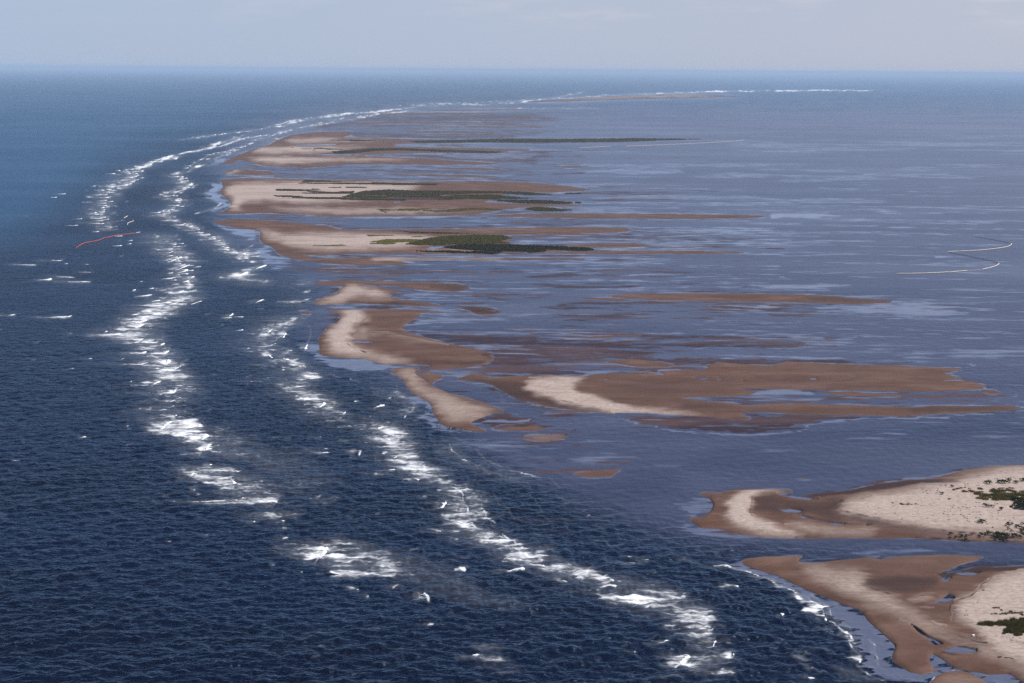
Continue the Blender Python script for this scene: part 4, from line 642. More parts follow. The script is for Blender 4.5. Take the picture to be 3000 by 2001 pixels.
for k in range(90):
    lam = math.exp(RNG.uniform(math.log(1.8), math.log(17))); th = R(RNG.normal(-62, 46))
    amp = .0108 * lam ** .72 * RNG.uniform(.5, 1.2); ph = RNG.uniform(0, 6.28)
    kx, ky = math.cos(th) * 6.283 / lam, math.sin(th) * 6.283 / lam
    fade = np.clip((lam * max(abs(math.sin(th)), .25) ** -1 / (2.6 * dr_)) - .8, 0, 1) * np.clip(lam / (3.0 * rr * 2.93 / FPX) - .5, 0, 1)
    s = np.sin(kx * gx + ky * gy + ph + 1.5 * np.sin(gx * .004 + k))
    z += amp * fade * (s + .3 * s * s)
for lam, th, am in ((46, -70, .12), (58, -58, .15), (38, -78, .08)):
    kx, ky = math.cos(R(th)) * 6.283 / lam, math.sin(R(th)) * 6.283 / lam
    z += am * np.clip(lam / (3 * dr_) - .8, 0, 1) * np.sin(kx * gx + ky * gy + 2.2 * np.sin(gx * .006 + th) + 1.5 * np.sin(gy * .005)) * (.3 + 1.2 * fbm(gx * .004, gy * .004, int(lam), 3))
z *= chop
z -= .25 * np.clip(ld * 1.5, 0, 1) * 0
idx = np.arange(u.size).reshape(u.shape)
F_ = np.stack([idx[1:, :-1], idx[1:, 1:], idx[:-1, 1:], idx[:-1, :-1]], -1).reshape(-1, 4)
sea_me = newmesh('sea', np.stack([gx, gy, z], -1).reshape(-1, 3), F_, {'foam': fo.ravel(), 'shoal': sh.ravel(), 'calm': ca.ravel(), 'chop': chop.ravel(), 'lagoon': lag.ravel(), 'clear': clr.ravel()})
tag(link('sea', sea_me, M_SEA), 'dark blue sea and slate blue lagoon reaching to the hazy horizon', None, None, 'structure')
# seabed under it, so that nothing is bottomless from elsewhere
ang = np.linspace(0, 2 * math.pi, 97)[:-1]
sb = np.concatenate([[[0, 0, -3.0]], np.stack([1.05e5 * np.cos(ang), 1.05e5 * np.sin(ang), np.full(96, -3.0)], 1)])
mb = N('sea_bed'); MBED = mb.out(mb.n('ShaderNodeBsdfPrincipled', {'Base Color': (0.004, 0.012, 0.03, 1), 'Roughness': .3}).outputs[0])
tag(link('seabed', newmesh('seabed', sb, [[0, i + 1, (i + 1) % 96 + 1] for i in range(96)]), MBED), 'dark bed under the sea', None, None, 'structure')

# ------------------------------------------------------------------ haze
def haze():
    r, z0, z1 = 1.2e5, -4.0, H + 25.0
    V = [(x, y, zz) for zz in (z0, z1) for x, y in ((-r, -r), (r, -r), (r, r), (-r, r))]
    me = newmesh('haze', V, [(3, 2, 1, 0), (4, 5, 6, 7), (0, 1, 5, 4), (1, 2, 6, 5), (2, 3, 7, 6), (3, 0, 4, 7)], smooth=False)
    m = N('haze_air')
    vol = m.n('ShaderNodeVolumePrincipled', {'Color': (0.60, 0.76, 0.97, 1), 'Density': 3.4e-5, 'Anisotropy': 0.0})
    m.n('ShaderNodeOutputMaterial', {'Volume': vol.outputs[0]})
    tag(link('haze', me, m.m), 'pale blue sea haze', None, None, 'stuff')
haze()
# ------------------------------------------------------------------ things standing and floating in the scene
LABELS_USED = {}
def simple(name, col, rough=.7, spec=.2, var=None):
    m = N(name)
    c = col + (1,)
    if var: c = m.mix(m.ramp(m.noise(var[0], 4), .3, .7), col + (1,), var[1] + (1,))
    return m.out(m.n('ShaderNodeBsdfPrincipled', {'Base Color': c, 'Roughness': rough, 'Specular IOR Level': spec}).outputs[0])
M_FOAM = simple('breaker_foam', (.80, .82, .85), .9, .1, (.5, (.88, .89, .90)))
M_BIRD = simple('dark_plumage', (.018, .014, .013), .8, .1); M_BILL = simple('bill', (.10, .08, .06))
M_BOOM = simple('pale_boom', (.72, .58, .44), .6, .2, (.2, (.80, .70, .60))); M_RED = simple('red_boom', (.55, .075, .035), .6, .2, (.15, (.60, .16, .09)))
M_BOOM_DARK = simple('boom_dark', (.03, .028, .035), .7); M_WOOD = simple('drift_wood', (.05, .035, .028), .9, .1, (3, (.09, .07, .06)))  # dark boom colour; on the upper arc it paints the shaded back
M_WHITE = simple('white_plastic', (.82, .82, .80), .4); M_STEM = simple('stems', (.06, .04, .025), .9)
def leafy(name, a, b):
    m = N(name); o = m.n('ShaderNodeObjectInfo').outputs['Random']
    f = m.math('ADD', m.math('MULTIPLY', o, .4), m.math('MULTIPLY', m.noise(.35, 4), .8))
    c = m.mix(m.ramp(f, .35, .85), a + (1,), b + (1,))
    d = m.n('ShaderNodeBsdfDiffuse', {'Color': c}); t = m.n('ShaderNodeBsdfTranslucent', {'Color': c})
    return m.out(m.n('ShaderNodeMixShader', {0: .25, 1: d.outputs[0], 2: t.outputs[0]}).outputs[0])
M_SHRUB = leafy('shrub_leaves', (0.031, 0.043, 0.017), (.085, .088, .032)); M_GRASS = leafy('dune_grass', (.075, .070, .020), (.17, .135, .042))
M_MARSH = leafy('dark_marsh', (.030, .030, .017), (.075, .066, .028)); M_MARSHL = leafy('bright_marsh', (.055, .053, .016), (.145, .128, .036))
M_RUST = leafy('rusty_grass', (.10, .05, .022), (.17, .09, .036))

# ---- heights of the land, read back from the relief meshes when something stands on them
from mathutils.bvhtree import BVHTree
bpy.context.view_layer.update()
_T = []
for o in C.objects:
    if o.name.split('.')[0] in ('sandbar', 'beach', 'sand_spit'):
        co = np.empty(len(o.data.vertices) * 3); o.data.vertices.foreach_get('co', co); co = co.reshape(-1, 3)
        lo, hi = co.min(0), co.max(0)
        _T.append([lo, hi, o, None])
def land_z(x, y):
    best = 0.0
    for t in _T:
        if t[0][0] <= x <= t[1][0] and t[0][1] <= y <= t[1][1]:
            if t[3] is None: t[3] = BVHTree.FromPolygons([v.co for v in t[2].data.vertices], [p.vertices for p in t[2].data.polygons])
            h = t[3].ray_cast(Vector((x, y, 50)), Vector((0, 0, -1)))
            if h[0] is not None: best = max(best, h[0].z)
    return best
def spot(P):
    """photo pixel -> standing point on sand or water"""
    g = ground([P])[0]; z = land_z(g[0], g[1])
    if z > .05:
        g = ground([P], z)[0]; z = max(land_z(g[0], g[1]), 0)
    return Vector((g[0], g[1], z))

# ---- breaking crests
def crest_mesh(P, hp):
    G = ground(P); d = np.linalg.norm(G.mean(0) - [0, 0, H]); mpp = d / FPX
    h = np.clip(hp * mpp * .52, .28, 1.5); wd = h * 1.9
    seg = np.linalg.norm(np.diff(G, axis=0), axis=1); T = np.concatenate([[0], np.cumsum(seg)]); Lw = max(T[-1], .5)
    h = max(.25, h * min(1, .45 + Lw / (9 * h) * .55)); wd = h * 1.9
    n = int(np.clip(Lw / 1.3, 6, 40)); t = np.linspace(0, 1, n)
    A = np.stack([np.interp(t * Lw, T, G[:, k]) for k in range(3)], 1)
    if len(P) > 2:
        for _ in range(3): A[1:-1] = .25 * A[:-2] + .5 * A[1:-1] + .25 * A[2:]
    tan = np.gradient(A, axis=0); tan /= np.linalg.norm(tan, axis=1)[:, None] + 1e-9
    nor = np.stack([-tan[:, 1], tan[:, 0], tan[:, 2] * 0], 1); nor *= np.where(nor[:, 1:2] < 0, -1, 1)   # seaward-back side away from the viewer
    lead = np.interp(t, [0, .25, .55, .86, 1], [.03, .22, .62, 1, .18]) * (1 + .45 * np.sin(t * RNG.uniform(9, 17) + RNG.uniform(0, 6)) * RNG.random())
    prof = [(-.75, -.25), (-.55, .42), (-.25, .85), (0.05, 1.0), (.5, .72), (1.1, .34), (1.9, -.08)]
    rn = RNG.random((n, len(prof)))
    V = []
    for i in range(n):
        for j, (a, b) in enumerate(prof):
            k = max(lead[i], .03) * (.5 + .9 * rn[i, j])
            p = A[i] + nor[i] * (a * wd * k) + np.array([0, 0, b * h * k]) + tan[i] * (rn[i, j] - .5) * min(.8, Lw / n)
            V.append(p)
    m = len(prof)
    Fq = [(i * m + j, i * m + j + 1, (i + 1) * m + j + 1, (i + 1) * m + j) for i in range(n - 1) for j in range(m - 1)]
    c = A.mean(0); c[2] = 0
    return newmesh('breaking_wave', np.array(V) - c, Fq), Vector(c), Lw, h
ZONE = {'open': ('whitecaps on the open sea left of the surf', 'on the dark open sea left of the surf'), 'outer': ('breakers of the outer surf line', 'in the outer surf line'),
        'inner': ('breakers of the inner surf line', 'in the inner surf line'), 'near': ('breakers in the near surf off the beaches', 'in the near surf at the bottom'),
        'far': ('breakers of the distant surf line', 'in the distant surf curving to the horizon')}
BREAK = []
def far_crests():
    lines = [('1280,597 1400,582 1600,562 1800,532', 8, 9), ('850,816 980,796 1100,738 1300,692 1540,645 1640,605 1850,568', 22, 14), ('1800,532 1950,487 2100,460 2340,430 2640,412', 13, 9),
             ('1180,848 1230,830 1330,770 1430,712 1640,668 1740,625', 14, 10), ('1740,612 1990,545 2150,500 2340,462 2640,425', 12, 8), ('2740,375 3000,362 3400,345 3700,330', 16, 18), ('3700,332 4040,312 4340,292 4700,284', 10, 8),
             ('1100,1110 1250,1060 1240,1010 1160,975 1320,915 1270,880 1190,852', 26, 26), ('1240,1180 1340,1215 1420,1260 1500,1310 1540,1350 1640,1392 1740,1412', 26, 22), ('700,1190 690,1120 720,1060 720,1000 770,960', 24, 40),
             ('830,930 900,900 960,860 860,820', 16, 30), ('1180,1310 1200,1380 1230,1440 1290,1480 1250,1530 1200,1562', 26, 60), ('700,1340 1000,1320 500,1210 560,1150 400,1000 950,780', 12, 60)]
    for s, n, j in lines:
        P = px('F', s); seg = np.linalg.norm(np.diff(P, axis=0), axis=1); T = np.concatenate([[0], np.cumsum(seg)])
        for k in range(n):
            t = (k + RNG.random()) / n * T[-1]
            x = np.interp(t, T, P[:, 0]) + RNG.normal(0, j / 2.34 * .5); y = np.interp(t, T, P[:, 1]) + RNG.normal(0, j / 2.34 * .14)
            sc = np.clip((y - 190) / 430, .2, 1)
            ln = RNG.uniform(8, 34) * sc + 3
            yield np.array([[x - ln, y + .5 * RNG.random()], [x, y], [x + ln * .25, y - 1.2 * sc]]), RNG.uniform(1.6, 3.2) * (.45 + .55 * sc), 'far' if y < 560 else ('outer' if x < 480 or (x < 620 and y > 690) else 'inner')
for fr, s, h, zone in CRESTS: BREAK.append((px(fr, s), h, zone))
BREAK += list(far_crests())
def size_px(b): return np.ptp(b[0][:, 0]) * b[1]
LAND = [((255, 690), 'beside the small red boom pieces'), ((130, 725), 'at the left end of the red boom'), ((560, 700), 'below the bow-shaped beach'), ((830, 800), 'off the green-topped island'), ((790, 880), 'off the hooked sandbar tip'), ((870, 1010), 'off the wedge-shaped sandbar'),
        ((1180, 1130), 'off the curved sand spit'), ((1330, 1290), 'just below the flock of birds'), ((560, 480), 'off the far streaky island')]
def where(c):
    best = min(LAND, key=lambda l: math.hypot(l[0][0] - c[0], l[0][1] - c[1]))
    return best[1] if math.hypot(best[0][0] - c[0], best[0][1] - c[1]) < 110 else None
def brk_label(P, h, zone, Lw):
    big = 'long' if Lw > 16 else ('short' if Lw < 6 else 'mid-length')
    fat = 'thin' if h < 3.6 else ('thick' if h > 7.5 else 'plain')
    bent = 'curved ' if len(P) > 2 and np.ptp(P[:, 1]) > 6 else ''
    wh = where(P.mean(0))
    return f'{big} {fat} {bent}white breaker {wh or ZONE[zone][1]}'.replace('plain ', '')
BREAK.sort(key=lambda b: -size_px(b)); REST = BREAK[295:]; BREAK = BREAK[:295]
MADE = []
for P, h, zone in BREAK:
    if len(P) < 2: continue
    me, c, Lw, hh = crest_mesh(P, h)
    o = link('breaking_wave', me, M_FOAM, None, c)
    MADE.append((o, P, h, zone, Lw))
from collections import Counter
cnt = Counter(brk_label(P, h, z, Lw) for o, P, h, z, Lw in MADE)
GNAME = {}
for o, P, h, zone, Lw in MADE:
    lb = brk_label(P, h, zone, Lw)
    tag(o, lb, 'breaking wave', (lb.replace('breaker', 'breakers') if cnt[lb] > 1 else ZONE[zone][0]))

V_, F_, k = [], [], 0
for P, h, zone in REST:
    if len(P) < 2: continue
    me, c, Lw, hh = crest_mesh(P, h)
    V_ += [tuple(v.co + c) for v in me.vertices]; F_ += [tuple(q + k for q in p.vertices) for p in me.polygons]; k += len(me.vertices); bpy.data.meshes.remove(me)
tag(link('whitecaps', newmesh('whitecaps', V_, F_), M_FOAM), 'tiny white flecks of far off breakers along the surf', 'whitecaps', None, 'stuff')

# ---- plants: each clump a stem part and a leaf part; every shape built once, copied after that
def blades(n, r, hgt, wd, lean, seed, ell=(1, 1)):
    g = np.random.default_rng(seed); V, Fq = [], []
    for i in range(n):
        a = g.uniform(0, 6.283); q = r * math.sqrt(g.random()); x, y = q * math.cos(a) * ell[0], q * math.sin(a) * ell[1]
        hh = hgt * g.uniform(.55, 1.1) * (1 - .35 * (q / r) ** 2); b = g.uniform(0, 6.283); l = lean * g.uniform(.2, 1)
        dx, dy = math.cos(b) * l * hh, math.sin(b) * l * hh; c = g.uniform(0, 6.283); wx, wy = math.cos(c) * wd, math.sin(c) * wd
        k = len(V)
        V += [(x - wx, y - wy, -.15), (x + wx, y + wy, -.15), (x + wx * .7 + dx * .4, y + wy * .7 + dy * .4, hh * .62), (x - wx * .7 + dx * .4, y - wy * .7 + dy * .4, hh * .62), (x + dx, y + dy, hh)]
        Fq += [(k, k + 1, k + 2, k + 3), (k + 3, k + 2, k + 4, k + 4)]
    return V, [f if f[2] != f[3] else f[:3] for f in Fq]
def leaves(n, r, hgt, sz, seed):
    g = np.random.default_rng(seed); V, Fq = [], []
    cen = [(g.normal(0, .5) * r, g.normal(0, .5) * r, hgt * g.uniform(.35, .85), g.uniform(.35, .7)) for _ in range(7)]
    for i in range(n):
        cx, cy, cz, cr = cen[i % 7]
        d = g.normal(0, 1, 3); d /= np.linalg.norm(d); q = cr * g.random() ** .4
        p = np.array([cx, cy, cz]) + d * np.array([r * q, r * q, hgt * .5 * q]); p[2] = max(p[2], .05)
        a, b = g.normal(0, 1, 3), g.normal(0, 1, 3); a /= np.linalg.norm(a); b -= a * (a @ b); b /= np.linalg.norm(b)
        s = sz * g.uniform(.6, 1.3); k = len(V)
        V += [p - a * s, p - b * s * .5, p + a * s, p + b * s * .5]; Fq.append((k, k + 1, k + 2, k + 3))
    return V, Fq
def stems(n, r, hgt, seed):
    g = np.random.default_rng(seed); V, Fq = [], []
    for i in range(n):
        a = i / n * 6.283; tip = (math.cos(a) * r * .6 * g.uniform(.4, 1), math.sin(a) * r * .6 * g.uniform(.4, 1), hgt * g.uniform(.5, .8)); k = len(V); w_ = .03 * hgt
        V += [(w_, 0, -.1), (-w_ * .5, w_, -.1), (-w_ * .5, -w_, -.1), tip]; Fq += [(k, k + 1, k + 3), (k + 1, k + 2, k + 3), (k + 2, k, k + 3)]
    return V, Fq
def pymesh(name, VF, mat):
    me = bpy.data.meshes.new(name); me.from_pydata([tuple(v) for v in VF[0]], [], [tuple(f) for f in VF[1]]); me.materials.append(mat); me.update(); return me
SHRUBS = [(pymesh('crown', leaves(260, 1.0, 1.0, .17, 100 + i), M_SHRUB), pymesh('stem', stems(5, 1.0, 1.0, i), M_STEM)) for i in range(3)]
TUFTS = [pymesh('grass_clump', blades(130, .9, 1.0, .035, .55, 200 + i), M_GRASS) for i in range(4)]
RUSTS = [pymesh('grass_clump', blades(90, .9, 1.0, .035, .6, 300 + i), M_RUST) for i in range(2)]
SMALL = [pymesh('grass_tuft', blades(26, .9, .9, .10, .7, 400 + i), M_SHRUB) for i in range(3)]
def shrub(P, wpx, label, group, hk=.62):
    g = spot(P); mpp = (g - Vector((0, 0, H))).length / FPX; r = wpx * mpp / 2
    o = bpy.data.objects.new('shrub', None); C.objects.link(o); o.location = g; o.rotation_euler.z = random.random() * 6.28; o.empty_display_size = .5
    o.scale = (r, r * random.uniform(.8, 1.1), max(r * hk * 2 * random.uniform(.8, 1.1), .5))
    a, b = random.choice(SHRUBS); link('crown', a, None, o); link('stem', b, None, o)
    return tag(o, label, 'shrub', group)
def tuft(P, wpx, label, group, kind='grass_clump', hk=None, meshes=None):
    g = spot(P); mpp = (g - Vector((0, 0, H))).length / FPX; r = wpx * mpp / 2
    o = link(kind, random.choice(meshes or TUFTS), None, None, g); o.rotation_euler.z = random.random() * 6.28
    o.scale = (r, r, hk if hk else max(.35, r * .8))
    return tag(o, label, 'grass', group)
def inside(p, poly):
    x, y = p; c = False
    for (xa, ya), (xb, yb) in zip(poly, np.roll(poly, -1, 0)):
        if (ya > y) != (yb > y) and x < (xb - xa) * (y - ya) / (yb - ya) + xa: c = not c
    return c
def scatter(fr, s, n):
    P = px(fr, s); lo, hi = P.min(0), P.max(0); out = []
    for _ in range(n * 40):
        p = lo + RNG.random(2) * (hi - lo)
        if inside(p, P): out.append(p)
        if len(out) >= n: break
    return out
# far hooked beach: shrubs (Z2: x, y, width)
for x, y, wd in [(560, 490, 60), (870, 520, 40), (1250, 420, 90), (1190, 412, 60), (1430, 405, 80), (1480, 410, 90), (1550, 415, 80), (1610, 385, 80), (1740, 410, 75), (1850, 372, 90), (1870, 366, 60)]:
    shrub(px('Z2', [(x, y)])[0], wd / 6.273 * 1.1, 'dark round shrub on the upper pale dune of the hooked beach', 'shrubs along the upper dune of the hooked beach')
for x, y, wd in [(1050, 1135, 70), (1100, 1125, 90), (1140, 1115, 60)]:
    shrub(px('Z2', [(x, y)])[0], wd / 6.273 * 1.1, 'one of three touching green shrubs alone mid-sand on the hooked beach', 'shrub trio alone on the pale sand')
for x, y, wd in [(1600, 1165, 60), (1605, 1195, 80), (1665, 1172, 50), (1740, 1195, 50), (1790, 1222, 75), (1585, 1262, 55), (1650, 1298, 50), (1840, 1300, 100), (1860, 1235, 60), (1855, 1175, 60), (1310, 1230, 30)]:
    shrub(px('Z2', [(x, y)])[0], wd / 6.273 * 1.1, 'dark shrub on the pale sand above the channel bank, right edge', 'shrubs above the channel bank')
for x, y, wd in [(1090, 1372, 85), (1240, 1345, 90), (1180, 1350, 60), (1350, 1385, 110), (1420, 1380, 120), (1500, 1395, 130), (1560, 1400, 110), (1410, 1420, 100), (1530, 1440, 110), (1680, 1388, 90), (1760, 1385, 80), (1850, 1385, 100), (830, 1385, 60), (720, 1385, 70), (540, 1350, 60), (800, 1460, 80), (520, 1410, 50), (620, 1400, 50), (920, 1365, 50)]:
    shrub(px('Z2', [(x, y)])[0], wd / 6.273 * 1.1, 'dark shrub growing along the channel bank below the pale dunes', 'shrubs along the channel bank')
for x, y, wd in [(510, 712, 45), (370, 610, 70), (440, 465, 35), (1145, 797, 45), (1640, 822, 70), (1200, 845, 80), (1280, 850, 80), (1470, 912, 80)]:
    shrub(px('Z2', [(x, y)])[0], wd / 6.273, 'low dark shrub scattered on the mid dune of the hooked beach', 'scattered shrubs on the mid dune')
for p in scatter('Z2', '1690,735 1880,745 1990,770 1990,850 1800,852 1700,825', 26):
    shrub(p, 13, 'black-green bush in the thicket beside the dune pond', 'thicket beside the dune pond', .8)
for p in scatter('Z2', '1600,892 1990,890 1990,925 1700,922', 10):
    shrub(p, 9, 'dark bush on the near rim of the dune pond', 'bushes on the near rim of the dune pond', .5)
for p in scatter('Z2', '960,605 1120,590 1260,600 1300,545 1500,535 1880,560 2000,570 2000,755 1650,740 1450,730 1250,715 1180,715 1040,690 1060,640', 100):
    tuft(p, 21, 'tawny green grass clump in the big meadow on the hooked beach', 'grass clumps of the big meadow', hk=1.1)
for p in scatter('Z2', '660,575 740,540 900,545 1120,555 1120,580 900,585', 16):
    tuft(p, 12, 'rusty grass clump in the narrow patch left of the big meadow', 'rusty grass patch left of the meadow', hk=.8, meshes=RUSTS)
for p in scatter('Z2', '980,520 1100,495 1230,515 1150,530', 7) + scatter('Z2', '500,560 640,520 800,480 800,495 650,535', 10) + scatter('Z2', '1220,560 1320,505 1760,480 1760,500 1320,530', 14):
    tuft(p, 10, 'rusty grass clump on the dune rim above the big meadow', 'rusty clumps above the meadow', hk=.7, meshes=RUSTS)
for p in scatter('R7', '1415,345 1440,332 1540,335 1635,345 1560,355 1450,352', 10):
    tuft(p, 9, 'grass clump in the small lone patch mid hooked beach', 'small lone grass patch', hk=.7, meshes=RUSTS)
DOTS = [(1400, 968), (487, 988), (575, 988), (780, 1013), (845, 1022), (800, 1047), (840, 1063), (880, 985), (1070, 1047), (658, 1097), (515, 1078), (487, 1090), (840, 1098), (100, 1060), (210, 1003), (180, 820), (150, 800), (0, 832), (320, 717), (20, 530), (90, 553), (160, 545), (290, 552), (330, 567), (270, 590), (30, 592), (105, 603), (350, 465), (300, 520), (400, 968), (720, 990), (1000, 1045), (1410, 952), (1390, 1080), (1530, 1090), (1625, 1095), (1690, 1043), (1300, 1025), (1190, 1080), (1080, 1003), (1200, 1163), (980, 1115), (878, 1125), (415, 932), (527, 928), (570, 862), (590, 820), (680, 868), (760, 850), (810, 818), (830, 868), (880, 868), (985, 858), (1060, 845), (1110, 858), (1005, 765), (1060, 770), (1350, 775), (1395, 785), (800, 457), (850, 432), (790, 430), (1010, 458), (1050, 458), (1040, 415), (1140, 392), (1680, 375), (1760, 375), (1690, 305), (1720, 322), (1640, 312), (1550, 305), (1350, 335), (1390, 330), (1540, 237), (950, 940), (1010, 945), (1060, 945), (1500, 1190), (1520, 1290), (1760, 1330)]
for x, y in DOTS:
    tuft(px('Z2', [(x, y)])[0], RNG.uniform(4, 6.5), 'small dark grass tuft dotted on the pale sand of the hooked beach', 'tufts dotted over the hooked beach', 'grass_tuft', .5, SMALL)
for p in scatter('R7', '1100,380 1300,330 1700,290 1900,240 1990,300 1900,420 1600,460 1300,430', 26):
    tuft(p, RNG.uniform(3, 5), 'small dark grass tuft dotted on the pale sand of the hooked beach', 'tufts dotted over the hooked beach', 'grass_tuft', .4, SMALL)
# near beach: tall reeds
for p in scatter('Z3', '1220,1035 1400,1000 1650,975 1900,950 2150,930 2450,920 2600,930 2600,1060 2351,1080 2150,1060 1900,1050 1700,1055 1500,1050', 80):
    tuft(p, 19, 'tall tawny reed clump in the long bed on the near beach', 'reed bed on the near beach', hk=1.7)
for p in scatter('Z3', '2000,1100 2150,1050 2600,1060 2600,1180 2351,1230 2200,1290 2080,1290 2030,1200', 50):
    tuft(p, 17, 'dark green reed clump in the thick lower end of the reed bed', 'lower end of the reed bed', hk=1.9, meshes=[pymesh('grass_clump', blades(130, .9, 1.0, .04, .55, 500), M_SHRUB)] if False else TUFTS)
for p in scatter('Z3', '1820,1200 1960,1110 2030,1110 2010,1190 1900,1230', 9):
    tuft(p, 11, 'thin reed clump straggling from the reed bed', 'thin straggling reeds', hk=1.2)
for x, y, wd in [(1660, 640, 70), (1720, 632, 60), (1770, 635, 60), (1830, 687, 70), (1610, 782, 50), (1680, 778, 60), (1720, 778, 50), (1810, 787, 70), (1870, 775, 80), (1940, 765, 80), (2010, 752, 80), (2060, 725, 80), (2100, 760, 80), (2160, 750, 80), (2220, 755, 80), (2300, 745, 80), (2290, 780, 70), (2320, 800, 60), (2040, 718, 70), (1940, 785, 50)]:
    tuft(px('Z3', [(x, y)])[0], wd / 7.837 * 1.1, 'low grass clump in the sparse row above the reed bed', 'sparse grass row above the reed bed', hk=.7)
for x, y in [(2030, 848), (2330, 845), (1960, 1320), (2045, 1350), (2080, 1378), (2040, 1395), (2265, 1332), (2180, 1400), (2240, 1408), (2300, 1440), (2340, 1435), (2100, 1322), (1850, 1282), (1455, 1278), (1260, 1300), (1255, 1355), (1720, 1275), (2015, 1322), (740, 705), (770, 645), (755, 790), (1025, 712), (1000, 800), (1050, 800), (1190, 548), (1280, 515)]:
    tuft(px('Z3', [(x, y)])[0], RNG.uniform(4, 6), 'small dark tuft or wrack clump on the pale near beach sand', 'small clumps on the near beach', 'grass_tuft', .3, SMALL)

# ---- marsh on the middle islands: far masses of grass, one mass each
def marsh(name, polys, n, hgt, mat, label, seed, streak=0.0):
    g = np.random.default_rng(seed); V, Fq = [], []
    for fr, s, k in polys:
        Q = px(fr, s); lo, hi = Q.min(0), Q.max(0); c = 0
        for _ in range(int(n * k * 30)):
            p = lo + g.random(2) * (hi - lo)
            if not inside(p, Q): continue
            x, y = ground([p])[0][:2]
            if fbm(np.array(x * .012), np.array(y * .040), seed, 2) < streak: continue
            d = math.hypot(x, y); q = d / FPX; a = g.uniform(0, 6.283)
            hh = hgt * g.uniform(.55, 1.2); r = q * g.uniform(2.0, 5.5) * (1.3 if streak > .3 else 1); z = land_z(x, y) - .1
            i = len(V)
            for t in range(5):
                b = a + t * 1.2566
                V.append((x + math.cos(b) * r * g.uniform(.7, 1.2), y + math.sin(b) * r * g.uniform(.7, 1.2), z))
            for t in range(5):
                b = a + t * 1.2566 + .5
                V.append((x + math.cos(b) * r * .6, y + math.sin(b) * r * .6, z + hh * g.uniform(.7, 1.05)))
            V.append((x, y, z + hh * g.uniform(.8, 1.2)))
            for t in range(5):
                u_ = (t + 1) % 5
                Fq.append((i + t, i + u_, i + 5 + u_, i + 5 + t)); Fq.append((i + 5 + t, i + 5 + u_, i + 10))
            c += 1
            if c >= n * k: break
    o = link(name, pymesh(name, (V, Fq), mat)); tag(o, label, 'marsh', None, 'stuff'); return o
marsh('marsh_grass', MARSH_OUT[0], 2850, 1.2, M_MARSHL, 'bright yellow-green marsh patch on the green-topped island', 31)
marsh('marsh_grass', MARSH_OUT[1], 1140, .7, M_MARSHL, 'sparse green marsh tufts across the sand of the green-topped island', 32, .56)
marsh('marsh_grass', MARSH_OUT[2], 3230, 1.5, M_MARSH, 'dark green marsh tongue along the lower edge of the green-topped island', 33)
marsh('marsh_grass', MARSH_OUT[3], 304, .8, M_MARSH, 'thin dark grass line along the upper edge of the green-topped island', 34)
marsh('marsh_grass', MARSH_OUT[4], 4370, 1.4, M_MARSH, 'broad dark marsh covering the middle of the bow-shaped beach island', 35, .36)
marsh('marsh_grass', MARSH_OUT[5], 3420, 1.0, M_MARSH, 'long sparse marsh streaks on the upper sand of the bow-shaped island', 36, .52)
marsh('marsh_grass', MARSH_OUT[6], 798, 1.3, M_MARSH, 'detached dark marsh islet off the right end of the bow-shaped island', 37)
marsh('marsh_grass', MARSH_OUT[7], 722, 1.1, M_MARSHL, 'small yellow-green marsh islet above the long straight bar', 38)
marsh('marsh_grass', MARSH_OUT[8], 798, .8, M_MARSHL, 'low green marsh strip on the lower lobe of the bow-shaped island', 39, .42)
marsh('marsh_grass', MARSH_OUT[9], 4940, 1.3, M_MARSH, 'long thin far marsh island stretching right across the lagoon', 40, .1)
marsh('marsh_grass', MARSH_OUT[10], 1710, 1.2, M_MARSH, 'dark marsh band crossing the far streaky sand island', 41, .40)

# ---- booms
def tube(P, r, seg=8, z=.12, sag=0.0):
    G = ground(P); seg_l = np.linalg.norm(np.diff(G, axis=0), axis=1); T = np.concatenate([[0], np.cumsum(seg_l)]); n = int(np.clip(T[-1] / 4, 8, 160))
    A = np.stack([np.interp(np.linspace(0, T[-1], n), T, G[:, k]) for k in range(3)], 1)
    for _ in range(2): A[1:-1] = .25 * A[:-2] + .5 * A[1:-1] + .25 * A[2:]
    tan = np.gradient(A, axis=0); tan /= np.linalg.norm(tan, axis=1)[:, None]; nor = np.stack([-tan[:, 1], tan[:, 0], tan[:, 2] * 0], 1)
    V, Fq = [], []
    for i in range(n):
        rr_ = r * (1 - .18 * (i % 4 == 0)) * (.3 if i in (0, n - 1) else 1)
        for j in range(seg):
            a = j / seg * 6.283; V.append(A[i] + nor[i] * math.cos(a) * rr_ + np.array([0, 0, z + math.sin(a) * rr_]))
    for i in range(n - 1):
        for j in range(seg): Fq.append((i * seg + j, i * seg + (j + 1) % seg, (i + 1) * seg + (j + 1) % seg, (i + 1) * seg + j))
    return np.array(V), Fq, A
def boom(name, label, pieces, cat='boom', group=None):
    base = ground(px(pieces[0][1], pieces[0][2]))[0]
    root = bpy.data.objects.new(name, None); C.objects.link(root); root.location = base; tag(root, label, cat, group)
    for part, fr, s, r, mat in pieces:
        V, Fq, A = tube(px(fr, s), r, z=r * .9 + .25); me = newmesh(part, V - base, Fq); link(part, me, mat, root)
    return root
boom('containment_boom', 'upper pale containment boom arc in the right lagoon', [('float', 'Z5', '1025,346 1180,338 1400,330 1600,318 1850,293 2000,271 2100,245 2140,215 2125,196', .48, M_BOOM), ('dark_section', 'Z5', '2125,196 2000,172 1850,140 1700,112 1500,88', .22, M_BOOM_DARK)])  # dark length draws the boom's shaded back side as dark colour
